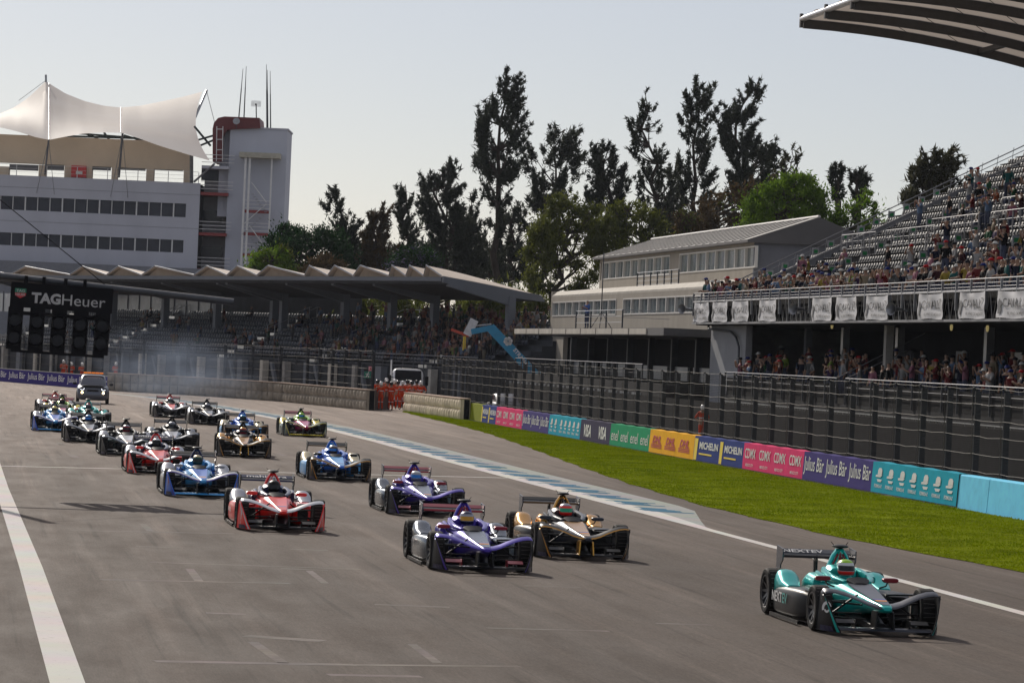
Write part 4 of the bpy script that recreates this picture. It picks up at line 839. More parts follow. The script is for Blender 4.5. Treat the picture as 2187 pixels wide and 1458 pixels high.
# ------------------------------------------------------------------ start light gantry
GY = 88.5
tilt = R(1.6); gc = PD(127, 680, GY); gxv = Vector((math.cos(tilt), .10, -math.sin(tilt))).normalized(); gzv = Vector((math.sin(tilt), 0, math.cos(tilt))); gyv = gzv.cross(gxv).normalized()
gan = thing('start_light_gantry', 'black start light gantry hanging over the track on a long beam', 'gantry', (-15.6, GY+.4, 0))
pxm = FPX/GY
def gp(dx, dy, dz=0): return gc+gxv*(dx/pxm)-gzv*(dy/pxm)-gyv*(-dz)      # picture-sized offsets on the board, dz towards the track ahead
AX = (gxv, gyv, gzv)
def gbox(name, x0, y0, x1, y1, d0, d1, m, parent=None):
    mb = MB(); c = (gp(x0, y0)+gp(x1, y1))/2+gyv*(d0+d1)/2; mb.box(c, (abs(x1-x0)/pxm, abs(d1-d0), abs(y1-y0)/pxm), AX); return mb.build(name, m, parent or gan)
board = gbox('sign_board', -107, -71, 110, -18, -.06, .08, black)
for k in range(5):
    x0 = -109+k*46.3; hou = gbox('lamp_box', x0, -18, x0+31.5, 72, -.10, .14, black)
    for y in (10, 47):
        c = gp(x0+15.7, y)-gyv*.10; mb = MB(); ring = []
        mb.loft([[c-gyv*e+(gxv*math.cos(t)+gzv*math.sin(t))*r for t in (2*math.pi*j/24 for j in range(24))] for r, e in ((.145, .005), (.155, .03), (.150, .10), (.150, .0))], 0, False, False); mb.build('hood', carbon_s, hou)
        mb = MB(); mb.loft([[c-gyv*e+(gxv*math.cos(t)+gzv*math.sin(t))*r for t in (2*math.pi*j/24 for j in range(24))] for r, e in ((.142, .01), (.09, .018), (.001, .022))], 0, False, False); mb.build('lens', pm('dark_lens', (.028, .03, .035), .4, spec=.2, var=.2, scale=20), hou, smooth=True)
gbox('cross_bar', -107, -10, 108, -2, .0, .06, black); gbox('bottom_tray', -98, 72, 100, 78, -.12, .16, black)
for k in range(5): gbox('drop_plate', -90+46.3*k, -20, -84+46.3*k+3, -10, .02, .06, black)
bm_ = gp(-330, -90)+gyv*.3; be = gp(368, -62)+gyv*.3; MB().path([bm_, be], .085, 12).build('beam', dark_steel, gan, smooth=True)
MB().path([bm_+UP*.05-gyv*.05, be+UP*.045-gyv*.05], .018, 6).build('power_line', grey_steel, gan)
for x in (-76, -38, 8, 49): gbox('hanger', x-4, -86, x+3, -68, .0, .34, black)
MB().tube((bm_.x, bm_.y, -.05), (bm_.x, bm_.y, bm_.z+3.4), .16, .13, 12).build('mast', dark_steel, gan, smooth=True)
tp_ = Vector((bm_.x, bm_.y, bm_.z+3.2)); at_ = gp(96, -76)+gyv*.3; MB().path([tp_, at_], .012, 5).build('stay_cable', black, gan)
mb = MB(); put_text(mb, 'TAG', gp(-62, -29)-gyv*.068, gxv, gzv, 62/pxm, 23/pxm, .045); mb.build('lettering', print_silver, board)
mb = MB(); put_text(mb, 'Heuer', gp(3, -29)-gyv*.068, gxv, gzv, 92/pxm, 23/pxm, .0); mb.build('lettering', print_silver, board)
def sh(x, y): return gp(-98+x, -58+y)-gyv*.066
MB().poly([sh(0, 0), sh(24, 0), sh(24, 9), sh(0, 9)]).build('crest_top', pm('crest_green', (30, 120, 90), .5), board); MB().poly([sh(0, 9.5), sh(24, 9.5), sh(23, 15), sh(12, 21), sh(1, 15)]).build('crest_bottom', pm('crest_red', (190, 40, 50), .5), board)
mb = MB(); put_text(mb, 'TAG', sh(3, 7.8)-gyv*.003, gxv, gzv, 18/pxm, 6/pxm, .02); put_text(mb, 'HEUER', sh(1.5, 15.5)-gyv*.003, gxv, gzv, 21/pxm, 5/pxm, .02); mb.build('crest_lettering', print_silver, board)
for pts in ([gp(-60, -10), gp(-30, -4), gp(0, -6), gp(40, 0), gp(66, -8), gp(84, -16)], [gp(-10, 20), gp(5, 24), gp(18, 12)], [gp(66, 14), gp(72, 20), gp(84, 18)]): MB().path([p-gyv*.13 for p in pts], .012, 5).build('loose_cable', black, gan, smooth=True)

# ------------------------------------------------------------------ tow truck, crane
tp0 = G(868, 862); tp0 = PD(868, 880, 246); tp0.z = 0; tk = thing('tow_truck', 'white tow truck parked behind the marshals', 'truck', tp0, -math.pi/2+R(4)); tk.scale = (.86, .86, .86)
twh = pm('truck_white', (.70, .71, .72), .35, .1, var=.06, coat=.5)
mb = MB(); mb.loft([se(x, w, a, b, 20, 6) for x, w, a, b in ((1.9, .95, .75, 1.55), (1.75, 1.1, .6, 1.72), (.9, 1.15, .6, 1.86), (.55, 1.18, .6, 1.9))]); mb.build('bonnet', twh, tk, smooth=40, local=True)
mb = MB(); mb.loft([se(x, w, .6, b, 20, 6) for x, w, b in ((.6, 1.15, 1.95), (.3, 1.18, 2.55), (.1, 1.18, 2.85), (-1.2, 1.2, 2.9), (-1.5, 1.18, 2.8))]); mb.build('cab', twh, tk, smooth=40, local=True)
MB().poly([(.68, -1.02, 1.95), (.68, 1.02, 1.95), (.25, 1.0, 2.76), (.25, -1.0, 2.76)]).build('windscreen', black, tk, local=True)
for s in (-1, 1):
    mb = MB(); mb.prism([(.2, s*1.195, 1.9), (-.9, s*1.205, 1.9), (-.9, s*1.205, 2.6), (-.05, s*1.195, 2.6)], (0, s*.01, 0)); mb.build('side_window', glass, tk, local=True)
    mb = MB(); mb.box((.55, s*1.42, 2.0), (.12, .25, .7)); mb.tube((.4, s*1.15, 2.2), (.55, s*1.4, 2.2), .03); mb.build('mirror', black, tk, local=True)
    MB().box((1.86, s*.8, 1.2), (.15, .35, .25)).build('headlight', glass, tk, local=True)
    for x in (1.1, -3.6):
        w = MB().lathe([(.25, -.14), (.46, -.15), (.5, -.1), (.5, .1), (.46, .15), (.25, .14)], 20, 'y', (x, s*1.0, .5)).build('wheel', rubber_s, tk, smooth=40, local=True); MB().lathe([(.25, s*.1), (.05, s*.12), (.001, s*.12)], 14, 'y', (x, s*1.0, .5)).build('rim', galv, w, local=True)
MB().box((1.92, 0, 1.2), (.06, 1.0, .5)).build('grille', black, tk, local=True); MB().box((2.0, 0, .62), (.2, 2.2, .25)).build('bumper', galv, tk, local=True)
MB().box((-3.3, 0, 1.1), (3.8, 2.3, .3)).build('flat_bed', grey_steel, tk, local=True); mb = MB(); mb.path([(-1.7, -1.25, 1.2), (-1.7, -1.25, 3.5)], .07, 6); mb.path([(-1.7, -1.2, 1.2), (-1.7, -1.2, 2.5)], .07, 6); mb.path([(-1.7, -1.2, 2.3), (-1.7, 1.2, 2.3)], .06, 6); mb.build('head_board', twh, tk, local=True)
CY_ = 243.0
cb = pm('crane_blue', (0, 128, 170), .45, .1, var=.1, world=True, coat=.3); cp_ = PD(1128, 860, CY_); cp_.z = 0
cr_ = thing('crane', 'blue folding crane arm reaching up behind the catch fence', 'crane', cp_)
def arm(pts, w, m, name, d=.34):
    for (a, b) in zip(pts, pts[1:]):
        a, b = PD(*a, CY_), PD(*b, CY_); ax = (b-a).normalized(); q = Vector((0, 1, 0)); up = ax.cross(q); mb = MB(); mb.box((a+b)/2, ((b-a).length+.1, d, w), (ax, q, up)); r = mb.build(name, m, cr_)
    return r
arm([(1143, 800), (1048, 700)], .62, cb, 'main_boom', .4); arm([(1050, 700), (1008, 708)], .36, cb, 'second_boom', .33); arm([(1048, 692), (1010, 696)], .06, galv, 'hydraulic_ram', .06)
arm([(1013, 684), (998, 714)], .55, galv, 'winch_head', .3); arm([(1000, 717), (965, 704)], .18, pm('crane_red', (.45, .06, .03), .5, world=True), 'jib', .12)
mb = MB(); mb.path([PD(991, 718, CY_-.2), PD(989, 748, CY_-.2)], .05, 6); mb.path([PD(994, 718, CY_-.2), PD(993, 745, CY_-.2)], .04, 6); mb.build('sling', pm('sling_yellow', (.6, .45, .05), .6), cr_); mb = MB(); mb.box(cp_+Vector((.5, 0, .9)), (2.2, 2.2, 1.8)); mb.box(cp_+Vector((.5, 0, 2.0)), (.8, .8, 1.4)); mb.build('base', cb, cr_)
a, b = PD(1083, 726, CY_-.25), PD(1116, 766, CY_-.25); ax = (b-a).normalized(); up = Vector((0, 1, 0)).cross(ax); up = up if up.z > 0 else -up
mb = MB(); c0 = a+ax*.1
for k in range(6): c = c0+(ax*math.cos(k*math.pi/3)+up*math.sin(k*math.pi/3))*.17; mb.poly([c+(ax*math.cos(t)+up*math.sin(t))*.13 for t in (2*math.pi*j/10 for j in range(10))])
mb.build('emblem', white_print, cr_, fixn=False); mb = MB(); put_text(mb, 'STRAMA', a+ax*.75-up*.14, ax, up, 1.35, .26, .02); mb.build('lettering', white_print, cr_)
# small people-free fittings: pale cars parked behind the fence
for x, y, col, lb in ((1075, 870, (.22, .22, .23), 'grey parked car behind the catch fence under the hospitality terrace'),):
    p = T(u_of(x, y, 31.0), 31.0); t = thing('parked_car', lb, 'car', (p.x, p.y, 0), math.atan2(FW.y, FW.x)); pc = pm('parked_paint', col, .3, .2, coat=.6)
    mb = MB(); mb.loft([se(x_, w, .25, b, 18, 5) for x_, w, b in ((2.1, .6, .6), (1.95, .8, .75), (1.0, .88, .9), (-1.2, .88, .95), (-2.0, .8, .9), (-2.1, .7, .8))]); mb.loft([se(x_, w, .85, b, 14, 4.5) for x_, w, b in ((1.0, .7, .9), (.3, .68, 1.4), (-1.0, .68, 1.42), (-1.7, .66, .95))]); mb.build('body', pc, t, smooth=40, local=True)
    for s in (-1, 1):
        MB().box((-.3, s*.685, 1.17), (1.2, .03, .3)).build('side_window', glass, t, local=True)
        for xx in (1.3, -1.3): MB().lathe([(.2, -.1), (.32, -.1), (.32, .1), (.2, .1), (.001, .05)], 18, 'y', (xx, s*.8, .32)).build('wheel', rubber_s, t, smooth=40, local=True)
# ------------------------------------------------------------------ trees
bark = pm('bark', (.055, .045, .038), .9, var=.3, scale=2, bump=.5, bscale=8, world=True)
LM = dict(dark=leafmat('needle_dark', (34, 40, 36), (66, 72, 58), .5, .35), brown=leafmat('needle_brown', (48, 40, 28), (92, 76, 50), .6, .3), olive=leafmat('leaf_olive', (46, 54, 18), (100, 106, 42), .4, .42), green=leafmat('leaf_green', (36, 62, 14), (112, 142, 40), .5, .45), deep=leafmat('leaf_deep', (14, 34, 16), (40, 72, 34), .5, .3), jac=leafmat('blossom_violet', (92, 74, 128), (168, 146, 200), .8, .4), feather=leafmat('needle_grey', (42, 44, 34), (84, 84, 62), .6, .35))
def leaves(rg, cen, rad, n, size, elong, up):
    """n pointed leaf faces spread through an ellipsoid clump"""
    d = rg.normal(0, 1, (n, 3)); d /= np.linalg.norm(d, axis=1)[:, None]; r = np.abs(rg.normal(0, .62, n))
    P = np.array(cen)+d*r[:, None]*np.array(rad)
    a = rg.normal(0, 1, (n, 3))+np.array(up)*1.2+d*.7; a /= np.linalg.norm(a, axis=1)[:, None]; b = np.cross(a, rg.normal(0, 1, (n, 3))); b /= np.linalg.norm(b, axis=1)[:, None]+1e-9
    s = size*(.55+.9*rg.random(n))[:, None]; A = a*s*elong; B = b*s*.5
    V = np.empty((n*4, 3)); V[0::4] = P-A*.5; V[1::4] = P+B*.6-A*.1; V[2::4] = P+A*.7; V[3::4] = P-B*.6; return V
def tree(label, prof, Y, mat, size=.155, elong=2.5, dens=1.0, clumps=70, up=(.15, 0, .9), seed=1, cl=(.4, .95), trunkr=.28, airy=False, name='tall_tree', group='trees behind the stands', base_x=None, blossom=None, flat=.6, mix=None):
    """prof: crown outline in picture terms, (y, left, right) from the top down, set at distance Y"""
    rg = np.random.default_rng(seed); rd = random.Random(seed); ys = [p[0] for p in prof]
    def row(y):
        for a, b in zip(prof, prof[1:]):
            if a[0] <= y <= b[0]: t = (y-a[0])/(b[0]-a[0]); return a[1]+(b[1]-a[1])*t, a[2]+(b[2]-a[2])*t
        return prof[-1][1], prof[-1][2]
    lo = prof[-1]; bx = base_x if base_x is not None else (lo[1]+lo[2])/2; base = PD(bx, 760, Y); base.z = 0
    t = thing(name, label, 'tree', base, group=group)
    pxm = FPX/Y; spine = []
    for k in range(9):
        y = ys[-1]+(ys[0]+6-ys[-1])*k/8; l, r = row(y); m = (l+r)/2; spine.append(PD(m+rd.uniform(-.12, .12)*(r-l), y, Y+rd.uniform(-.3, .3)))
    zb = base.z; low = spine[0]; H = spine[-1].z
    pts = [Vector((base.x, base.y, -.1)), base.lerp(low, .5)+Vector((rd.uniform(-.2, .2), 0, 0))]+spine; mb = MB(); mb.path(pts, [trunkr*(1-.9*i/(len(pts)-1)) for i in range(len(pts))], 8)
    Vs = []; tips = []
    areas = []; Y0, Y1 = ys[0], ys[-1]
    wts = []
    yy = [Y0+(Y1-Y0)*k/60 for k in range(61)]; ww = [max(3, row(y)[1]-row(y)[0]) for y in yy]
    hl = [rd.uniform(.5, 1.15) for _ in range(26)]; hr = [rd.uniform(.5, 1.15) for _ in range(26)]      # ragged outline
    soft = name != 'tall_tree'
    for c in range(clumps):
        y = rd.choices(yy, ww)[0]+rd.uniform(-3, 3); y = min(max(y, Y0), Y1); l, r = row(y); w = (r-l)/2; m = (l+r)/2
        f = rd.uniform(-1, 1); f = math.copysign(abs(f)**.7, f); q = (y-Y0)/max(1, Y1-Y0)*24.9; k0 = int(q); H_ = hl if f < 0 else hr; rag = H_[k0]+(H_[min(25, k0+1)]-H_[k0])*(q-k0)
        if soft: rag = .75+.25*rag
        f *= rag; dep = rd.uniform(-1, 1)*w/pxm*.8*math.sqrt(max(0, 1-min(1, f*f)))
        cr = rd.uniform(*cl)*min(1.0, .5+w/pxm/4.0); p = PD(m+f*max(2, w-cr*pxm*.35), y, Y+dep)
        if soft:
            rad = (cr*.95, cr*.95, cr*.8); n = int(190*dens*rd.uniform(.6, 1.3)*(cr/.8)**2); Vs.append((leaves(rg, p, rad, max(10, n), size, elong, up), c))
        else:                                          # plumes of three tufts sweeping up and out
            dv = Vector((math.copysign(.55, f)*abs(f)+rd.uniform(-.3, .3)+up[0]*.6, rd.uniform(-.4, .4), rd.uniform(.45, 1.0)))
            for s_ in range(3):
                c2 = cr*(1-.25*s_)*.72; pp = p+dv*(cr*.85*s_); n = int(105*dens*rd.uniform(.6, 1.35)*(c2/.5)**1.6)
                Vs.append((leaves(rg, pp, (c2*.8, c2*.8, c2*1.05), max(6, n), size, elong, (dv.x*.8, dv.y*.8, dv.z)), c))
        zs = p.z-rd.uniform(.5, 1.6)*max(.6, w/pxm*.5); k = min(range(len(spine)), key=lambda q: abs(spine[q].z-zs)); s0 = spine[k]
        if c % 2 == 0 or airy: mid = s0.lerp(p, .55)+Vector((0, 0, -.12)); mb.path([s0, mid, p], [trunkr*.28, trunkr*.17, trunkr*.05], 5)
    mb.build('trunk', bark, t, smooth=60)
    A = np.concatenate([v for v, c in Vs]); npmesh('crown', A, np.arange(len(A)).reshape(-1, 4), mat, t)
    if mix:
        B = np.concatenate([v for v, c in Vs if c % 3 == 0])+rg.normal(0, .12, 3); npmesh('blossom' if mix is LM['jac'] else 'light_foliage', B, np.arange(len(B)).reshape(-1, 4), mix, t)
    return t
TY_ = 335
tree('very tall dark tree standing clear above all others, with bare trunk below', [(150, 1062, 1092), (175, 1045, 1112), (230, 1036, 1114), (245, 1018, 1125), (285, 1008, 1128), (330, 988, 1132), (350, 992, 1118), (380, 1018, 1108), (430, 1035, 1088), (500, 1035, 1085), (600, 1030, 1085)], 330, LM['dark'], clumps=120, seed=2, trunkr=.4, dens=1.0, base_x=1055)
tree('dark forked tree next to the tallest tree', [(272, 1195, 1225), (300, 1140, 1232), (340, 1110, 1235), (360, 1118, 1238), (420, 1125, 1222), (480, 1120, 1215), (600, 1090, 1190)], 336, LM['dark'], clumps=95, seed=3, trunkr=.3)
tree('dark bushy topped tree rising behind the olive trees', [(315, 1290, 1305), (335, 1255, 1335), (380, 1248, 1345), (430, 1250, 1350), (520, 1240, 1350)], 332, LM['dark'], clumps=85, seed=4)
tree('slender airy dark tree with open branches and sky between', [(195, 1374, 1384), (215, 1360, 1410), (250, 1362, 1405), (265, 1326, 1412), (300, 1340, 1408), (350, 1362, 1432), (420, 1355, 1440), (500, 1365, 1440)], 325, LM['dark'], clumps=85, seed=5, airy=True, dens=.75, cl=(.35, .75))
tree('dense dark tree between the airy tree and the leaning tree', [(173, 1484, 1492), (195, 1466, 1525), (230, 1452, 1535), (280, 1448, 1520), (360, 1442, 1528), (430, 1445, 1535), (520, 1445, 1530)], 330, LM['dark'], clumps=100, seed=6)
tree('big leaning dark tree with a heavy crown', [(180, 1598, 1628), (205, 1585, 1632), (225, 1560, 1620), (260, 1535, 1612), (300, 1532, 1630), (335, 1540, 1668), (370, 1538, 1665), (410, 1550, 1640), (480, 1540, 1630)], 326, LM['dark'], clumps=120, seed=7, dens=1.1, trunkr=.35)
tree('dark tree with wispy top left of the tallest tree', [(342, 962, 976), (370, 925, 978), (405, 892, 970), (440, 890, 990), (500, 905, 1015), (590, 905, 1020)], 322, LM['dark'], clumps=120, seed=8, dens=1.1)
tree('narrow dark tree beside the violet blossom', [(388, 862, 872), (420, 846, 886), (470, 842, 886), (520, 838, 900), (590, 835, 905)], 318, LM['dark'], clumps=60, seed=9)
tree('small dark tree with a forked top above the deep green trees', [(412, 710, 722), (440, 688, 745), (460, 700, 750), (500, 715, 765), (570, 712, 770)], 320, LM['dark'], clumps=55, seed=10)
tree('brownish wispy tree between two dark trees', [(436, 812, 820), (460, 785, 832), (500, 775, 830), (590, 760, 840)], 316, LM['brown'], clumps=60, seed=11, mix=LM['dark'])
tree('thin dark tree touching the foot of the tallest tree', [(422, 1004, 1014), (460, 990, 1028), (520, 985, 1035), (600, 985, 1040)], 327, LM['dark'], clumps=45, seed=12)
tree('dark understorey tree behind the folded roof end', [(430, 1085, 1105), (470, 1060, 1125), (540, 1050, 1140), (600, 1050, 1140)], 338, LM['dark'], clumps=60, seed=13, airy=True, dens=.7)
tree('loose olive tree in front of the tall dark trees', [(418, 1180, 1230), (445, 1150, 1290), (500, 1125, 1310), (560, 1115, 1300), (625, 1120, 1260)], 300, LM['olive'], size=0.18, elong=1.4, clumps=150, seed=14, cl=(.5, 1.0), name='broadleaf_tree', dens=.85)
tree('olive tree growing against the hospitality building', [(430, 1320, 1370), (460, 1275, 1420), (520, 1270, 1440), (560, 1275, 1420)], 296, LM['olive'], size=0.18, elong=1.4, clumps=100, seed=15, name='broadleaf_tree', dens=.8)
tree('olive brown tree mass right behind the pitched roof', [(400, 1560, 1610), (430, 1460, 1640), (470, 1440, 1640), (520, 1430, 1620)], 298, LM['brown'], size=0.19, elong=1.4, clumps=100, seed=16, name='broadleaf_tree', mix=LM['olive'])
tree('round deep green tree beside the pale tower', [(486, 600, 690), (500, 575, 735), (530, 560, 755), (590, 545, 760)], 312, LM['deep'], size=0.20, elong=1.3, clumps=130, seed=17, name='broadleaf_tree', cl=(.6, 1.1))
tree('light green bush right at the foot of the pale tower', [(530, 555, 600), (550, 535, 622), (585, 530, 640)], 306, LM['green'], size=0.18, elong=1.3, clumps=50, seed=18, name='broadleaf_tree', mix=LM['olive'])
tree('violet blossoming tree above the folded roof', [(528, 850, 905), (545, 830, 935), (580, 822, 960)], 300, LM['deep'], size=0.16, elong=1.2, clumps=60, seed=19, name='blossom_tree', mix=LM['jac'], dens=.7)
tree('bright green round tree beside the pitched roof', [(376, 1690, 1735), (392, 1640, 1752), (415, 1605, 1765), (440, 1578, 1772), (485, 1570, 1775)], 262, LM['green'], size=0.16, elong=1.3, clumps=150, seed=20, name='broadleaf_tree', dens=1.0)
tree('small bright green tree by the grandstand railing', [(405, 1838, 1870), (430, 1800, 1880), (470, 1760, 1885), (520, 1760, 1885)], 258, LM['green'], size=0.16, elong=1.3, clumps=70, seed=21, name='broadleaf_tree', dens=.7)
tree('ivy covered bare trunk left of its twin', [(350, 1782, 1800), (370, 1770, 1805), (400, 1772, 1802), (430, 1775, 1800)], 280, LM['dark'], size=0.16, clumps=35, seed=22, cl=(.3, .6))
tree('ivy covered bare trunk right of its twin', [(362, 1825, 1840), (385, 1812, 1855), (410, 1815, 1848), (440, 1815, 1845)], 280, LM['dark'], size=0.16, clumps=35, seed=23, cl=(.3, .6))
tree('thin twiggy tree between leaning tree and bright green tree', [(318, 1688, 1694), (345, 1670, 1712), (380, 1655, 1705), (420, 1650, 1700)], 285, LM['feather'], size=.2, elong=2.2, clumps=30, seed=24, airy=True, dens=.35, cl=(.3, .6), trunkr=.15)
tree('feathery grey green tree behind the upper seat rows', [(318, 2040, 2058), (330, 1995, 2056), (350, 1950, 2055), (370, 1930, 2050), (400, 1925, 2040), (440, 1895, 2030)], 250, LM['feather'], size=0.18, elong=2.6, clumps=70, seed=25, airy=True, dens=.6, cl=(.3, .65), up=(.6, 0, .9))
tree('brown shrub behind the folded roof', [(545, 690, 710), (560, 660, 735), (590, 640, 740)], 304, LM['brown'], size=0.16, clumps=30, seed=26, name='shrub')
tree('deep green tree seen under the covered roof', [(630, 760, 1120), (660, 700, 1160), (720, 700, 1160)], 286, LM['olive'], size=0.20, clumps=140, seed=27, name='broadleaf_tree', cl=(.6, 1.2))
tree('olive green shrub row at the end of the covered stand', [(630, 1130, 1175), (680, 1110, 1180), (750, 1110, 1180)], 275, LM['olive'], size=0.18, clumps=50, seed=28, name='shrub')
tree('dark gap filling tree between the airy and dense dark trees', [(330, 1440, 1452), (380, 1415, 1460), (450, 1400, 1465), (520, 1400, 1465)], 338, LM['dark'], clumps=55, seed=29, airy=True, dens=.8)
tree('dark low tree behind the bright green one', [(390, 1640, 1660), (420, 1600, 1690), (480, 1590, 1700)], 300, LM['brown'], clumps=50, seed=30)
tree('low dark thicket right behind the folded roof ridge', [(505, 960, 985), (530, 900, 1060), (600, 880, 1120)], 342, LM['dark'], clumps=90, seed=31, name='shrub', cl=(.6, 1.1))
tree('low dark thicket between the deep green and brownish trees', [(520, 770, 800), (545, 735, 850), (600, 720, 860)], 341, LM['dark'], clumps=70, seed=32, name='shrub', cl=(.6, 1.1))
# ------------------------------------------------------------------ tyre smoke
sm = bpy.data.materials.new('tyre_smoke'); sm.use_nodes = True; N = sm.node_tree.nodes; L = sm.node_tree.links
for n in list(N): N.remove(n)
out = N.new('ShaderNodeOutputMaterial'); vol = N.new('ShaderNodeVolumePrincipled'); vol.inputs['Color'].default_value = (.60, .72, .92, 1); vol.inputs['Anisotropy'].default_value = .0
tc = N.new('ShaderNodeTexCoord'); ns = N.new('ShaderNodeTexNoise'); ns.inputs['Scale'].default_value = 2.2; ns.inputs['Detail'].default_value = 3; L.new(tc.outputs['Object'], ns.inputs['Vector'])
ln = N.new('ShaderNodeVectorMath'); ln.operation = 'LENGTH'; L.new(tc.outputs['Object'], ln.inputs[0])
fo = N.new('ShaderNodeMapRange'); fo.inputs[1].default_value = .25; fo.inputs[2].default_value = 1.0; fo.inputs[3].default_value = 1; fo.inputs[4].default_value = 0; L.new(ln.outputs['Value'], fo.inputs[0])
nr = N.new('ShaderNodeMapRange'); nr.inputs[1].default_value = .38; nr.inputs[2].default_value = .72; L.new(ns.outputs['Fac'], nr.inputs[0])
mu = N.new('ShaderNodeMath'); mu.operation = 'MULTIPLY'; L.new(fo.outputs[0], mu.inputs[0]); L.new(nr.outputs[0], mu.inputs[1]); m2 = N.new('ShaderNodeMath'); m2.operation = 'MULTIPLY'; m2.inputs[1].default_value = .085; L.new(mu.outputs[0], m2.inputs[0]); L.new(m2.outputs[0], vol.inputs['Density']); L.new(vol.outputs[0], out.inputs['Volume'])
bm = bmesh.new(); bmesh.ops.create_icosphere(bm, subdivisions=3, radius=1.0); me = bpy.data.meshes.new('smoke'); bm.to_mesh(me); bm.free(); me.materials.append(sm)
so_ = bpy.data.objects.new('smoke', me); C.objects.link(so_); c = PD(350, 800, 246); so_.location = (c.x, c.y, 2.2); so_.scale = (6.5, 7.0, 2.6); so_['kind'] = 'stuff'; tag(so_, 'thin blue tyre smoke drifting before the long tyre barrier', 'smoke')

s2 = bpy.data.objects.new('smoke', me); C.objects.link(s2); c = PD(385, 872, 192); s2.location = (c.x, c.y, 1.5); s2.scale = (4.6, 7.0, 1.7); s2['kind'] = 'stuff'; tag(s2, 'thin blue tyre smoke around the two rearmost cars by the painted strip', 'smoke')
# ------------------------------------------------------------------ thin city haze in the air
hm_ = bpy.data.materials.new('haze_air'); hm_.use_nodes = True; N = hm_.node_tree.nodes
for n in list(N): N.remove(n)
out = N.new('ShaderNodeOutputMaterial'); hv = N.new('ShaderNodeVolumePrincipled'); hv.inputs['Color'].default_value = (.80, .87, 1.0, 1); hv.inputs['Density'].default_value = .000055; hv.inputs['Anisotropy'].default_value = .2
hm_.node_tree.links.new(hv.outputs[0], out.inputs['Volume'])
mb = MB(); mb.box((0, 2100, 24), (5100, 4900, 51)); ho = mb.build('haze', hm_, kind='stuff'); tag(ho, 'thin bluish city haze filling the air over the circuit', 'haze')
# ------------------------------------------------------------------ people
def skin_mesh(name, sk, ed, root, sub, mats=None, seg_mat=None):
    idx = {k[0]: i for i, k in enumerate(sk)}; me = bpy.data.meshes.new(name); me.from_pydata([s[1] for s in sk], [(idx[a], idx[b]) for a, b in ed], [])
    o = bpy.data.objects.new(name, me); C.objects.link(o); o.modifiers.new('s', 'SKIN'); sv = me.skin_vertices[0].data
    for i, s in enumerate(sk): sv[i].radius = (s[2], s[2] if len(s) < 4 else s[3]); sv[i].use_root = (s[0] == root)
    if sub: m = o.modifiers.new('u', 'SUBSURF'); m.levels = sub; m.render_levels = sub
    dg = bpy.context.evaluated_depsgraph_get(); out = bpy.data.meshes.new_from_object(o.evaluated_get(dg)); out.name = name; bpy.data.objects.remove(o); bpy.data.meshes.remove(me)
    out.materials.clear()
    for m in (mats or [pm('driver_suit', (.1, .1, .12), .7)]): out.materials.append(m)
    if seg_mat:
        P = {s[0]: Vector(s[1]) for s in sk}; segs = [(P[a], P[b], seg_mat[(a, b)]) for a, b in ed]; mi = []
        for p in out.polygons:
            c = p.center; best = None
            for a, b, k in segs:
                d = b-a; t = max(0, min(1, (c-a).dot(d)/max(1e-9, d.length_squared))); q = (c-(a+d*t)).length
                if best is None or q < best[0]: best = (q, k, t)
            k = best[1]
            if k == 'head': k = 3 if (c.z > P['hd'].z+.02 or c.x < P['hd'].x-.035) else 0
            if k == 'neck': k = 0 if best[2] > .55 else 1
            mi.append(k)
        out.polygons.foreach_set('material_index', mi)
    out.polygons.foreach_set('use_smooth', [True]*len(out.polygons)); return out
shirt = pm('shirt_cloth', (.5, .5, .5), .8, var=.12, scale=6, objcol=True, bump=.3, bscale=25)
trouser = pm('trouser_cloth', (.06, .07, .11), .85, var=.35, scale=3, world=True)
hairm = pm('hair_dark', (.025, .02, .018), .6, var=.3, scale=20)
shoe = pm('shoe_dark', (.03, .03, .03), .6, var=.3, scale=10)
crowd_skin = pm('crowd_skin', (.30, .175, .115), .6, var=.2, scale=.8, world=True)
PM = [crowd_skin, shirt, trouser, hairm, shoe]
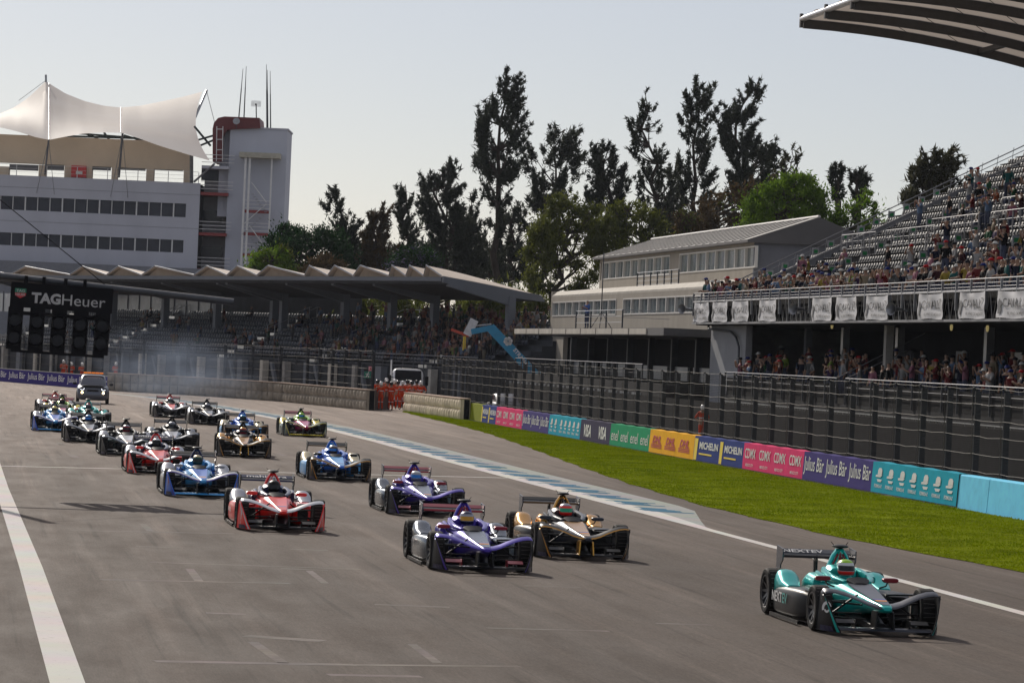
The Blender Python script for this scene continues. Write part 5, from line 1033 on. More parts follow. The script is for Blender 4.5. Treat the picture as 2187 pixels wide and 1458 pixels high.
def human(arms, sit=False, lean=0.0, sub=1, sway=0.0):
    z0 = 0; hip = .93
    if sit: hip = .50
    def up(x, y, z): return (x+lean*(z-hip)+sway*0, y, z)
    dz = hip-.93
    sk = [('pel', (0, 0, hip), .145, .115), ('sp', up(.0, 0, 1.13+dz), .14, .105), ('ch', up(.0, 0, 1.33+dz), .165, .115), ('nk', up(.0, 0, 1.49+dz), .055), ('hd', up(.02, 0, 1.60+dz), .082, .09), ('top', up(.01, 0, 1.685+dz), .075, .085)]
    ed = [('pel', 'sp'), ('sp', 'ch'), ('ch', 'nk'), ('nk', 'hd'), ('hd', 'top')]; sm = {('pel', 'sp'): 1, ('sp', 'ch'): 1, ('ch', 'nk'): 'neck', ('nk', 'hd'): 'head', ('hd', 'top'): 'head'}
    for s, n in ((1, 'l'), (-1, 'r')):
        el, wr, hd = arms[n]
        pts = [('s'+n, up(0, s*.19, 1.40+dz), .068), ('e'+n, up(el[0], s*el[1], el[2]+dz), .048), ('w'+n, up(wr[0], s*wr[1], wr[2]+dz), .036), ('h'+n, up(hd[0], s*hd[1], hd[2]+dz), .042)]
        sk += pts; ed += [('ch', 's'+n), ('s'+n, 'e'+n), ('e'+n, 'w'+n), ('w'+n, 'h'+n)]; sm.update({('ch', 's'+n): 1, ('s'+n, 'e'+n): 1, ('e'+n, 'w'+n): 0, ('w'+n, 'h'+n): 0})
        if sit: L_ = [('p'+n, (.04, s*.10, hip-.02), .095), ('k'+n, (.44, s*.13, .50), .068), ('a'+n, (.40, s*.13, .09), .046), ('t'+n, (.54, s*.14, .045), .04)]
        else: L_ = [('p'+n, (0, s*.095, .86), .098), ('k'+n, (.02, s*.105, .48), .066), ('a'+n, (-.01, s*.11, .09), .046), ('t'+n, (.14, s*.12, .045), .042)]
        sk += L_; ed += [('pel', 'p'+n), ('p'+n, 'k'+n), ('k'+n, 'a'+n), ('a'+n, 't'+n)]; sm.update({('pel', 'p'+n): 2, ('p'+n, 'k'+n): 2, ('k'+n, 'a'+n): 2, ('a'+n, 't'+n): 4})
    return skin_mesh('person', sk, ed, 'pel', sub, PM, sm)
DOWN = ((-.02, .25, 1.13), (.06, .26, .90), (.09, .25, .81)); RAIL = ((.06, .26, 1.16), (.28, .22, 1.10), (.36, .18, 1.10)); CAMR = ((.16, .24, 1.28), (.24, .10, 1.52), (.24, .05, 1.60))
UPA = ((.08, .28, 1.55), (.10, .24, 1.80), (.10, .22, 1.90)); HIPS = ((-.06, .33, 1.18), (.08, .17, 1.02), (.11, .12, 1.0)); CLAP = ((.14, .23, 1.18), (.30, .10, 1.28), (.34, .04, 1.32)); LAP = ((.10, .24, 1.14), (.26, .14, 1.06), (.32, .10, 1.04))
POSES = dict(down=human(dict(l=DOWN, r=DOWN)), rail=human(dict(l=RAIL, r=RAIL), lean=.12), camera=human(dict(l=CAMR, r=CAMR)), wave=human(dict(l=DOWN, r=UPA)), hips=human(dict(l=HIPS, r=HIPS)), clap=human(dict(l=CLAP, r=CLAP)), sit=human(dict(l=LAP, r=LAP), sit=True), sitcam=human(dict(l=CAMR, r=CAMR), sit=True))
POSEW = dict(down='standing', rail='leaning forward', camera='filming', wave='with one arm raised', hips='with hands on hips', clap='with hands together', sit='seated', sitcam='sitting filming')
SHIRTS = [('red', (150, 24, 28), 8), ('white', (200, 200, 198), 9), ('black', (18, 18, 22), 11), ('navy', (24, 32, 66), 9), ('grey', (110, 112, 116), 7), ('light blue', (110, 150, 200), 6), ('maroon', (80, 18, 28), 5), ('green', (26, 110, 60), 3), ('pink', (200, 110, 140), 4), ('yellow', (205, 175, 40), 3), ('teal', (20, 120, 120), 3), ('purple', (82, 50, 110), 3), ('orange', (215, 90, 30), 2), ('lime', (160, 200, 40), 1), ('beige', (180, 160, 125), 4)]
SHIRTS = [(n_, tuple(int((c_*.72+.28*sum(k_)/3)*.74) for c_ in k_), w_) for n_, k_, w_ in SHIRTS]; SW = [s[2] for s in SHIRTS]
cap_me = {}
def cap_mesh():
    mb = MB(); rings = []
    for z, r in ((.0, .098), (.05, .096), (.085, .07), (.10, .03)):
        rings.append([Vector((r*1.08*math.cos(t), r*math.sin(t), z)) for t in (2*math.pi*k/12 for k in range(12))])
    mb.loft(rings, 0, False, True); mb.prism([(.07, -.07, .005), (.19, -.045, -.01), (.19, .045, -.01), (.07, .07, .005)], (0, 0, .012)); o = mb.build('cap', pm('cap_cloth', (.5, .5, .5), .8, objcol=True), smooth=True); me = o.data; bpy.data.objects.remove(o); return me
CAP = cap_mesh()
HEADZ = {k: (0.02 + (.12*.67 if k == 'rail' else 0), 1.655-(.43 if k.startswith('sit') else 0)) for k in POSES}
def person(pose, loc, rz, col, label, group, cat='person', cap=None, scale=1.0):
    o = bpy.data.objects.new('person', POSES[pose]); C.objects.link(o); o.location = loc; o.rotation_euler = (0, 0, rz); o.scale = (scale,)*3; o.color = (*lin(col), 1); tag(o, label, cat, group); WM[o] = Matrix.Identity(4)
    if cap:
        c = bpy.data.objects.new('cap', CAP); C.objects.link(c); c.parent = o; c.location = (HEADZ[pose][0], 0, HEADZ[pose][1]); c.color = (*lin(cap), 1)
    return o
FACE = math.atan2(-RT.y, -RT.x)                       # facing the track from the right-hand stand
NP = [0]
def spectator(pose, loc, where, rz=None, jit=.5):
    nm, col, _ = random.choices(SHIRTS, SW)[0]; cn, cap = random.choice([('', None)]*3+[(' and white cap', (210, 210, 205)), (' and black cap', (30, 30, 36)), (' and red cap', (170, 30, 36)), (' and blue cap', (40, 50, 110))])
    lab = 'spectator in %s shirt%s, %s %s' % (nm, cn, POSEW[pose], where)
    rz = FACE+.35 if rz is None else rz                # most heads turn towards the oncoming cars
    person(pose, loc, rz+random.uniform(-jit, jit), col, lab, 'spectators in the stands', 'spectator', cap, random.uniform(.93, 1.06)); NP[0] += 1
# upper tier of the right-hand stand
random.seed(21)
u = 181.2
while u > 121:
    front = random.random()
    spectator(random.choice(['rail', 'rail', 'down', 'camera', 'clap', 'wave' if random.random() < .3 else 'rail']), T(u, SV0+.50+random.uniform(0, .06), SZ0), 'at the upper tier rail')
    u -= random.uniform(.42, .95) if u > 150 else random.uniform(.55, 1.15)
def upper(i, u, pose):
    z = row_z(i)+(0 if not pose.startswith('sit') else -.03); v = row_v(i)+(.28 if not pose.startswith('sit') else .42)
    spectator(pose, T(u, v, z), 'in the upper tier rows')
for k in range(400):
    if NP[0] > 232: break
    i = int(random.random()**1.5*15); u = random.uniform(121, 180.5); p = pix(T(u, row_v(i), row_z(i)+1))
    dens = .10
    if i <= 1: dens = .55
    if p[0] > 1900 and i < 5: dens = .6
    if p[0] > 2030: dens = .75
    if i >= 4 and p[0] < 1900: dens = .10
    if p[0] > 2200 or random.random() > dens: continue
    upper(i, u+random.uniform(-.2, .2), random.choices(['sit', 'sitcam', 'down', 'camera', 'clap'], [5, 2, 2, 2, 1])[0])
# lower tier
for k in range(105):
    i = random.choice([0, 0, 1, 1, 2, 3]); u = random.uniform(121.5, 176) ; p = pix(T(u, 35.6, 3.4))
    if 1782 < p[0] < 1812 or p[0] < 1535: continue
    spectator(random.choices(['down', 'rail', 'camera', 'clap', 'hips'], [4, 2 if i == 0 else 0, 2, 2, 1])[0], T(u, LV0+.4+.8*i+random.uniform(-.1, .1), LZ0+.22*i), 'in the shaded lower tier')
# man with a remote control on the canopy
p = PV(1253, 697, 35.6); person('clap', (p.x, p.y, CANZ), FACE+.5, (70, 96, 150), 'man in blue shirt and jeans standing alone on the canopy roof beside a tripod', None, 'person')
# marshals in orange overalls
orange_suit = pm('orange_overall', (.58, .055, .012), .75, var=.15, scale=4, bump=.3, bscale=20); silver_tape = pm('silver_tape', (.6, .6, .6), .4, .3)
MM = {}
for k in ('down', 'hips', 'clap', 'camera'):
    me = POSES[k].copy(); me.name = 'person'; me.materials[1] = orange_suit; me.materials[2] = orange_suit; MM[k] = me
hm = MB(); hm.loft([[Vector((r*1.12*math.cos(t), r*math.sin(t), z)) for t in (2*math.pi*j/14 for j in range(14))] for z, r in ((-.10, .095), (-.04, .112), (.02, .118), (.075, .10), (.11, .06), (.122, .01))], 0, False, True); o = hm.build('helmet', carbon_s, smooth=60); HELM = o.data; bpy.data.objects.remove(o)
tp = MB()
for z, a, b in ((1.17, .155, .118), (.55, .0, .0)):
    if a: tp.loft([[Vector((a*1.0*math.cos(t)*.86, a*1.12*math.sin(t), z+dz)) for t in (2*math.pi*j/14 for j in range(14))] for dz in (0, .05)], 0, False, False)
for s in (-1, 1): tp.loft([[Vector((.02+.078*math.cos(t), s*.105+.078*math.sin(t), .5+dz)) for t in (2*math.pi*j/10 for j in range(10))] for dz in (0, .045)], 0, False, False)
o = tp.build('reflective_tape', silver_tape); TAPE = o.data; bpy.data.objects.remove(o)
hel_w = pm('helmet_white', (.75, .75, .74), .3, var=.05); hel_k = pm('helmet_black', (.02, .02, .022), .25, var=.1)
def marshal(x, y, dark, label, z=0, group='marshals in orange'):
    p = G(x, y, z); k = random.choice(list(MM)[:3] if random.random() < .9 else ['camera']); o = bpy.data.objects.new('person', MM[k]); C.objects.link(o); o.location = p; o.rotation_euler = (0, 0, -math.pi/2+random.uniform(-.6, .4)); s = random.uniform(.98, 1.05); o.scale = (s,)*3; tag(o, label, 'marshal', group)
    for nm, me, mt, lc in (('helmet', HELM, hel_k if dark else hel_w, (.015, 0, 1.655)), ('reflective_tape', TAPE, silver_tape, (0, 0, 0))):
        c = bpy.data.objects.new(nm, me); C.objects.link(c); c.parent = o; c.location = lc; c.material_slots[0].link = 'OBJECT'; c.material_slots[0].material = mt
for x, y, dk in [(812, 876, 0), (826, 874, 1), (834, 876, 1), (848, 874, 1), (858, 875, 0), (868, 874, 1), (878, 876, 1), (888, 874, 1), (897, 876, 0), (804, 872, 1), (842, 870, 0), (872, 869, 0), (855, 867, 1), (890, 868, 1), (823, 868, 0)]:
    marshal(x, y, dk, 'marshal in orange overalls with %s helmet standing in the gap before the tow truck' % ('black' if dk else 'white'))
for x, y, dk in [(915, 866, 1), (922, 865, 0), (934, 864, 1), (944, 863, 1)]: marshal(x, y, dk, 'marshal in orange overalls with %s helmet behind the short pale tyre wall' % ('black' if dk else 'white'))
for x, y, dk in [(134, 822, 0), (146, 823, 0), (151, 824, 0), (174, 826, 0), (246, 826, 0)]: marshal(x, y, dk, 'marshal in orange overalls behind the far purple banner wall')
marshal(1498, 951, 0, 'marshal in orange overalls crouched behind the catch fence'); 
# far crowd in the covered stand: one mass
def mass(name, places, label):
    src = {k: POSES[k] for k in ('down', 'sit', 'camera', 'clap')}; dat = {}
    for k, me in src.items():
        n = len(me.vertices); co = np.empty(n*3); me.vertices.foreach_get('co', co); fs = [tuple(p.vertices) for p in me.polygons]; mi = [p.material_index for p in me.polygons]
        dat[k] = (co.reshape(-1, 3), np.array([f if len(f) == 4 else f+(f[-1],) for f in fs]), np.array(mi))
    Vs, Fs, Cs, off = [], [], [], 0
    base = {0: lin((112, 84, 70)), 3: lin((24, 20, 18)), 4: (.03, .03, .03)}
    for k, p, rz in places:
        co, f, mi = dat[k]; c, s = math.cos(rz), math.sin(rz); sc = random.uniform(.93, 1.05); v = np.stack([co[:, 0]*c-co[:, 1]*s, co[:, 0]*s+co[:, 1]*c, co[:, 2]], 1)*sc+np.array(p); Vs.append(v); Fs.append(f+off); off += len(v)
        sh = tuple(.6*q for q in lin(random.choices(SHIRTS, SW)[0][1])); tr = lin(random.choice([(30, 32, 44), (44, 54, 84), (22, 22, 24), (90, 84, 72)])); pal = np.array([base[0], sh, tr, base[3], base[4]]); Cs.append(pal[mi])  # shirts darkened, the roof's shade put into their colour
    V, F, Cc = np.concatenate(Vs), np.concatenate(Fs), np.concatenate(Cs)
    m = bpy.data.materials.new('crowd_cloth'); m.use_nodes = True; N = m.node_tree.nodes; a = N.new('ShaderNodeAttribute'); a.attribute_name = 'tone'; m.node_tree.links.new(a.outputs['Color'], N['Principled BSDF'].inputs['Base Color']); N['Principled BSDF'].inputs['Roughness'].default_value = .8
    me = bpy.data.meshes.new(name); me.from_pydata(V.tolist(), [], [tuple(dict.fromkeys(f)) for f in F.tolist()]); me.materials.append(m)
    at = me.attributes.new('tone', 'FLOAT_COLOR', 'FACE'); at.data.foreach_set('color', np.concatenate([Cc, np.ones((len(Cc), 1))], 1).astype(np.float32).ravel())
    o = link(name, me, None, 'stuff'); tag(o, label, 'crowd'); return o
pl = []
for k in range(900):
    if len(pl) > 300: break
    i = random.randrange(0, 9); s = random.uniform(16, 95); p = CS(s, CD0+.8*i+.35, CZ0+.36*i); x = pix(p)[0]
    d = .9 if x > 900 else .6 if x > 740 else .25 if x > 640 else .10 if x > 500 else .06
    if i > 6 and x < 900: d *= .5
    if random.random() > d: continue
    k_ = random.choices(['sit', 'down', 'camera', 'clap'], [5, 2, 1, 1] if x < 900 else [2, 4, 1, 2])[0]; pl.append((k_, tuple(p), CFACE+random.uniform(-.5, .5)))
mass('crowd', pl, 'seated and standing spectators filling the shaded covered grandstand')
# ------------------------------------------------------------------ race cars
def paint(name, c, metal=.35, rough=.32): return pm('paint_'+name, c, rough, metal, var=.06, scale=2, coat=.3)
carbon = pm('carbon_black', (.006, .006, .007), .4, .0, var=.25, scale=14, coat=.06, spec=.25)
rubber = pm('tyre_rubber', (.022, .021, .020), .75, var=.25, scale=9, bump=.3, bscale=60)
rim_m = pm('rim_metal', (.10, .10, .105), .35, .8, var=.2, scale=8)
visor_m = pm('visor', (.012, .016, .02), .3, 0, var=.1, scale=3, spec=.3)
skin_m = pm('skin', (.36, .21, .14), .6, var=.08, scale=20)
CARP = []      # (name, MBdata mesh, livery key, parent index)
def car_parts():
    P = []
    def part(name, mb, key, smooth=40, parent=None, loc=None):
        o = mb.build(name, carbon, None, smooth=smooth, local=True); me = o.data; bpy.data.objects.remove(o); P.append((name, me, key, parent, loc or (0, 0, 0))); return len(P)-1
    # monocoque and nose
    secs = [(2.46, .055, .37, .415), (2.40, .085, .335, .44), (2.2, .112, .32, .462), (1.9, .14, .30, .49), (1.5, .185, .26, .535), (1.1, .25, .20, .58), (.75, .315, .14, .63), (.4, .345, .10, .655), (0.1, .36, .085, .672), (-.2, .365, .08, .685), (-.55, .365, .07, .70), (-.9, .34, .07, .665), (-1.3, .285, .08, .58), (-1.7, .22, .09, .47), (-2.05, .15, .13, .37)]
    ss = lerp_secs(secs, 2); mb = MB(); rings = [se(s[0], s[1], s[2], s[3], 24, 3.2) for s in ss]
    def skip(i, j):
        x = (ss[i][0]+ss[min(i+1, len(ss)-1)][0])/2; y = rings[i][j]; y2 = rings[i][(j+1) % 24]
        return -.30 < x < .58 and y.z > (ss[i][2]+ss[i][3])/2+.12 and abs((y.y+y2.y)/2) < .26
    mb.loft(rings, 0, True, True, skip); part('chassis', mb, 'nose')
    mb = MB(); mb.box((.12, 0, .30), (.95, .56, .30)); part('cockpit_tub', mb, 'carbon', None)
    mb = MB(); mb.loft([se(x, w, .06, z, 12, 4) for x, w, z in ((1.95, .10, .16), (1.5, .16, .22), (1.1, .22, .24), (.6, .26, .22))]); part('keel', mb, 'carbon')
    # nose flashes: broad stripe along the top and a printed plate
    mb = MB(); pts = [(2.38, .05), (2.2, .078), (1.9, .105), (1.5, .135), (1.1, .165), (.75, .185)]
    def top(x):
        for a, b in zip(ss, ss[1:]):
            if b[0] <= x <= a[0]: return a[3]+(b[3]-a[3])*(a[0]-x)/(a[0]-b[0])
    mb.grid([[Vector((x, -w, top(x)+.004)), Vector((x, 0, top(x)+.006)), Vector((x, w, top(x)+.004))] for x, w in pts]); part('nose_stripe', mb, 'stripe')
    mb = MB(); mb.poly([(2.12, -.075, top(2.12)+.009), (2.12, .075, top(2.12)+.009), (2.02, .085, top(2.02)+.009), (2.02, -.085, top(2.02)+.009)]); part('nose_decal', mb, 'decal_a', None)
    mb = MB(); mb.poly([(2.01, -.085, top(2.01)+.009), (2.01, .085, top(2.01)+.009), (1.9, .095, top(1.9)+.009), (1.9, -.095, top(1.9)+.009)]); part('nose_decal', mb, 'decal_b', None)
    # cockpit rim, headrest
    mb = MB()
    for s in (-1, 1): mb.loft([se(x, .05, .62, z, 10, 3, s*y) for x, y, z in ((.60, .16, .665), (.40, .25, .70), (.1, .285, .735), (-.2, .285, .765), (-.45, .25, .80))])
    mb.loft([se(x, w, .62, z, 12, 3) for x, w, z in ((-.30, .20, .80), (-.45, .24, .84), (-.62, .20, .84))]); part('headrest', mb, 'rest')
    mb = MB()
    for s in (-1, 1): mb.loft([se(x, .035, z0, z1, 10, 3, s*y) for x, y, z0, z1 in ((.05, .37, .60, .70), (-.2, .39, .62, .74), (-.42, .36, .62, .74))])
    part('cockpit_side', mb, 'rest2')
    mb = MB(); mb.loft([se(x, w, z0, z1, 10, 2.5) for x, w, z0, z1 in ((.80, .10, .60, .645), (.66, .17, .62, .70), (.62, .17, .62, .72))]); part('windscreen', mb, 'carbon')
    # roll hoop: open arch, spine and camera head
    mb = MB(); legs = [(-.62, -.185, .70), (-.60, -.145, .82), (-.585, -.095, .95), (-.58, -.035, 1.04), (-.58, .035, 1.04), (-.585, .095, .95), (-.60, .145, .82), (-.62, .185, .70)]
    rings = []
    for i, (x, y, z) in enumerate(legs):
        a = Vector(legs[max(0, i-1)]); b = Vector(legs[min(7, i+1)]); d = (b-a).normalized(); nx = Vector((1, 0, 0)); ny = d.cross(nx).normalized(); c = Vector((x, y, z))
        rings.append([c+nx*.075*math.cos(t)+ny*.030*math.sin(t) for t in (2*math.pi*k/10 for k in range(10))])
    mb.loft(rings); mb.loft([se(x, w, z0, z1, 8, 2.5) for x, w, z0, z1 in ((-.60, .022, 1.0, 1.055), (-.85, .03, .78, .97), (-1.2, .035, .60, .80), (-1.6, .03, .46, .62))]); hoop = part('roll_hoop', mb, 'hoop')
    mb = MB(); mb.loft([se(x, .018, .94-abs(x+.56)*2, 1.0, 8, 2, 0) for x in (-.545, -.53)]);
    for s in (-1, 1): mb.tube((-.53, s*.15, .72), (-.53, s*.035, .985), .017, n=6)
    part('hoop_liner', mb, 'hoop_in', 40, hoop)
    mb = MB(); mb.loft([se(x, w, z0, z1, 12, 2.2) for x, w, z0, z1 in ((-.46, .05, 1.085, 1.105), (-.50, .115, 1.07, 1.12), (-.56, .125, 1.07, 1.125), (-.63, .09, 1.075, 1.115))]); mb.loft([se(-.56+0*i, .04-.01*i, 1.03+.04*i, 1.04+.04*i, 8, 2) for i in range(2)]); mb.box((-.55, 0, 1.055), (.06, .06, .06))
    for s in (-1, 1): mb.path([(-.58, s*.09, 1.11), (-.60, s*.13, 1.16)], .005, 4)
    part('camera_pod', mb, 'pod', 40, hoop)
    # engine cover shoulders
    mb = MB()
    for s in (-1, 1): mb.loft([se(x, w, z0, z1, 14, 2.4, s*cy) for x, cy, w, z0, z1 in ((-.30, .34, .10, .45, .66), (-.7, .33, .15, .42, .70), (-1.1, .28, .15, .36, .63), (-1.6, .20, .12, .28, .47), (-2.0, .13, .08, .2, .34))])
    part('engine_cover', mb, 'cover')
    # sidepods and rear wheel fairings
    for s in (-1, 1):
        mb = MB(); mb.loft([se(x, (y1-y0)/2, z0, z1, 20, 5, s*(y0+y1)/2) for x, y0, y1, z0, z1 in ((.74, .42, .64, .16, .40), (.70, .38, .74, .10, .46), (.55, .33, .81, .06, .495), (.2, .30, .855, .055, .505), (-.4, .30, .865, .05, .49), (-.85, .30, .86, .05, .475), (-1.12, .34, .84, .06, .45), (-1.17, .38, .80, .10, .40))]); sp = part('sidepod', mb, 'side')
        mb = MB(); mb.loft([se(x, .11, .15, .39, 12, 4, s*.53) for x in (.735, .752)]); part('inlet', mb, 'carbon', 40, sp)
        mb = MB(); mb.loft([se(x, (y1-y0)/2, z0, z1, 18, 2.8, s*(y0+y1)/2) for x, y0, y1, z0, z1 in ((-.52, .58, .78, .44, .505), (-.75, .53, .83, .40, .565), (-.95, .50, .84, .36, .655), (-1.08, .495, .835, .30, .695), (-1.165, .50, .83, .25, .70), (-1.185, .53, .80, .27, .67))]); part('wheel_fairing', mb, 'fair')
        mb = MB(); mb.box((-.2, s*.875, .045), (1.9, .03, .05)); mb.box((.86, s*.66, .09), (.22, .02, .14)); part('floor_edge', mb, 'carbon', None)
        mb = MB(); mb.prism([(.82, s*.40, .475), (1.02, s*.80, .50), (.86, s*.82, .50), (.62, s*.42, .48)], (0, 0, .025)); part('deflector', mb, 'carbon', None)
        mb = MB(); mb.loft([se(x, .115, z0, z1, 12, 4, s*.50) for x, z0, z1 in ((.585, .655, .71), (.56, .645, .72), (.50, .655, .715))]); mi = part('mirror', mb, 'mirror')
        mb = MB(); mb.path([(.55, s*.46, .65), (.58, s*.43, .60), (.60, s*.33, .57)], .012, 6); part('mirror_stalk', mb, 'carbon', 40, mi)
    mb = MB(); mb.prism([(1.3, -.2, .035), (1.3, .2, .035), (.7, .70, .035), (-1.15, .80, .035), (-1.3, .45, .035), (-2.05, .45, .10), (-2.05, -.45, .10), (-1.3, -.45, .035), (-1.15, -.80, .035), (.7, -.70, .035)], (0, 0, .02)); part('floor', mb, 'carbon', None)
    mb = MB(); mb.box((-1.95, 0, .20), (.5, .34, .26)); mb.box((-2.12, 0, .5), (.08, .05, .6)); mb.box((-2.28, 0, .30), (.12, .10, .08)); part('gearbox', mb, 'carbon', None)
    # front wing: bridge from the nose to the endplates, lower plane, flaps, pylons
    for s in (-1, 1):
        W_ = [(.045, .405, 2.45, 2.14, .026), (.14, .415, 2.42, 2.16, .024), (.25, .445, 2.36, 2.14, .02), (.38, .50, 2.29, 2.10, .017), (.52, .55, 2.22, 2.05, .016), (.65, .582, 2.17, 2.0, .016), (.75, .592, 2.14, 1.97, .017), (.81, .583, 2.13, 1.95, .02), (.838, .545, 2.13, 1.94, .02)]
        mb = MB(); rings = []
        for y, z, xa, xb, th in W_:
            xm = (xa+xb)/2; rings.append([Vector((xa, s*y, z-.016)), Vector((xa-.03, s*y, z+th*.4-.008)), Vector((xm, s*y, z+th*.6+.012)), Vector((xb, s*y, z+th*.2+.034)), Vector((xb, s*y, z+.026)), Vector((xm, s*y, z-th*.5+.004)), Vector((xa-.03, s*y, z-th*.5-.012))])
        mb.loft(rings); part('upper_wing', mb, 'fw', 50)
        mb = MB(); mb.grid([[r[0]+Vector((.004, 0, .0)), r[1]+Vector((.002, 0, .004))] for r in rings]+[[Vector((2.135, s*.845, .54)), Vector((2.10, s*.852, .54))]]); part('wing_trim', mb, 'trim2', None)
        nu, nv = 5, 7; A = []
        for i in range(nv+1):
            v = i/nv; row = []
            for j in range(nu+1):
                u = j/nu; z = .045+.53*v; x0 = 2.42-.32*v**1.6; x1 = 1.885-.03*v; y0 = .645+.19*v**.8; y1 = .862-.03*v*v
                x = x0+(x1-x0)*u; y = y0+(y1-y0)*(u**.75); row.append(Vector((x, s*y, z)))
            A.append(row)
        mb = MB(); mb.grid(A); mb.grid([[p-Vector((.008, s*.014, 0)) for p in r] for r in A]);
        edge = [A[i][0] for i in range(nv+1)]; mb.path(edge, .011, 6); mb.path([A[i][nu] for i in range(nv+1)], .009, 5); mb.path(A[0], .009, 5); ep = part('endplate', mb, 'ep', 60)
        mb = MB(); B_ = [[A[i][j]+Vector((.005, s*.006, 0)) for j in (0, 1)] for i in range(nv+1)]; mb.grid([[r[0], r[0].lerp(r[1], .55)] for r in B_]); part('endplate_trim', mb, 'trim', None, ep)
        mb = MB(); mb.grid([[A[i][j]+Vector((.007, s*.010, 0)) for j in (1, 2, 3, 4)] for i in (0, 1)]); part('endplate_decal', mb, 'navy', None, ep)
        mb = MB(); mb.grid([[A[i][0].lerp(A[i][nu], .12+.5*(1-i/nv)**1.3)+Vector((.006, s*.008, 0)), A[i][0].lerp(A[i][nu], .30+.5*(1-i/nv)**1.3)+Vector((.006, s*.010, 0))] for i in range(1, nv+1)]); part('endplate_stripe', mb, 'epstripe', None, ep)
        mb = MB(); mb.loft([[Vector((x+dx, s*y, z)) for dx, z in ((.0, .155), (.02, .17), (-.10, .215), (-.12, .20))] for x, y in ((2.22, .40), (2.20, .66))]); mb.box((2.12, s*.39, .15), (.2, .012, .14)); part('flap', mb, 'flap', None)
        mb = MB(); mb.prism([(2.36, s*.125, .08), (2.06, s*.125, .08), (2.10, s*.115, .345), (2.34, s*.105, .345)], (0, s*.022, 0)); part('pylon', mb, 'pylon', None)
    mb = MB(); mb.loft([[Vector((x, y, z)) for x, z in ((2.38-.05*abs(y), .075), (2.36-.05*abs(y), .10), (2.18, .115), (2.02, .10), (2.02, .09), (2.2, .075))] for y in (-.70, -.4, -.12, .12, .4, .70)]); part('lower_wing', mb, 'lw', 50)
    # rear wing
    mb = MB(); mb.loft([[Vector((x, y, z)) for x, z in ((-1.90, .835), (-1.92, .865), (-2.05, .875), (-2.2, .90), (-2.2, .89), (-2.05, .85))] for y in (-.545, 0, .545)]); mb.box((-2.1, 0, .63), (.14, .03, .5)); rw = part('rear_wing', mb, 'carbon', 40)
    mb = MB(); mb.loft([[Vector((x, y, z)) for x, z in ((-2.12, .893), (-2.115, .905), (-2.24, .955), (-2.255, .95))] for y in (-.545, 0, .545)]); part('wing_flap', mb, 'rw', 40, rw)
    mb = MB(); mb.prism([(-1.895, -.53, .838), (-1.895, .53, .838), (-1.915, .53, .872), (-1.915, -.53, .872)], (.004, 0, 0)); part('wing_stripe', mb, 'rwlow', None, rw)
    for s in (-1, 1): mb = MB(); mb.prism([(-1.86, s*.55, .80), (-1.86, s*.55, .965), (-2.28, s*.55, 1.0), (-2.28, s*.55, .55), (-2.18, s*.55, .34), (-2.05, s*.55, .34), (-2.0, s*.55, .72)], (0, s*.018, 0)); part('wing_endplate', mb, 'rwep', None, rw)
    # suspension
    for s in (-1, 1):
        for pts in ([(1.80, s*.20, .40), (1.55, s*.66, .42)], [(1.28, s*.24, .42), (1.55, s*.66, .42)], [(1.85, s*.15, .20), (1.55, s*.66, .20)], [(1.15, s*.24, .18), (1.55, s*.66, .20)], [(1.52, s*.20, .53), (1.55, s*.62, .22)], [(1.70, s*.18, .27), (1.66, s*.66, .27)]):
            part('suspension_arm', MB().tube(pts[0], pts[1], .0155, n=6), 'arm', True)
        for pts in ([(-1.3, s*.25, .42), (-1.55, s*.66, .44)], [(-1.35, s*.25, .16), (-1.55, s*.66, .2)], [(-1.9, s*.15, .2), (-1.6, s*.66, .2)]):
            part('suspension_arm', MB().tube(pts[0], pts[1], .0155, n=6), 'arm', True)
    # wheels
    def wheel(x, s, r, y0, y1):
        w = y1-y0; ym = (y0+y1)/2; h = w/2; rr = r*.715
        mb = MB(); mb.lathe([(rr, -h*.92), (r*.80, -h), (r*.93, -h*.97), (r*.985, -h*.80), (r, -h*.5), (r, 0), (r, h*.5), (r*.985, h*.80), (r*.93, h*.97), (r*.80, h), (rr, h*.92)], 36, 'y')
        ty = part('wheel', mb, 'rubber', 30, None, (x, s*ym, r))
        mb = MB(); mb.lathe([(rr, -h*.92), (rr*.93, -h*.8), (rr*.9, 0), (rr*.93, h*.8), (rr, h*.92)], 28, 'y'); mb.lathe([(rr*.97, s*h*.94), (rr*.90, s*h*.94)], 28, 'y')
        for k in range(10):
            a = 2*math.pi*k/10; d = Vector((math.cos(a), 0, math.sin(a))); q = Vector((-d.z, 0, d.x)); mb.add([d*.04+q*.03+Vector((0, s*h*.55, 0)), d*.04-q*.03+Vector((0, s*h*.55, 0)), d*rr*.94-q*.014+Vector((0, s*h*.85, 0)), d*rr*.94+q*.014+Vector((0, s*h*.85, 0))], [(0, 1, 2, 3)])
        mb.lathe([(.001, s*h*.6), (.055, s*h*.6), (.06, s*h*.45)], 14, 'y'); part('rim', mb, 'rim', 30, ty)
        mb = MB(); mb.lathe([(.001, -s*h*.1), (rr*.86, -s*h*.1), (rr*.86, -s*h*.3), (.001, -s*h*.3)], 20, 'y'); part('brake_disc', mb, 'carbon', 30, ty)
        mb = MB()
        for k in range(30):
            a = 2*math.pi*k/30; d = Vector((math.cos(a), 0, math.sin(a))); q = Vector((-d.z, 0, d.x)); e = .012 if k % 2 else -.012
            mb.add([d*(r+.0015)+q*.004+Vector((0, -h*.72, 0)), d*(r+.0015)-q*.004+Vector((0, -h*.72, 0)), d*(r+.0015)-q*.004+q*e+Vector((0, h*.72, 0)), d*(r+.0015)+q*.004+q*e+Vector((0, h*.72, 0))], [(0, 1, 2, 3)])
        part('tread_grooves', mb, 'groove', None, ty)
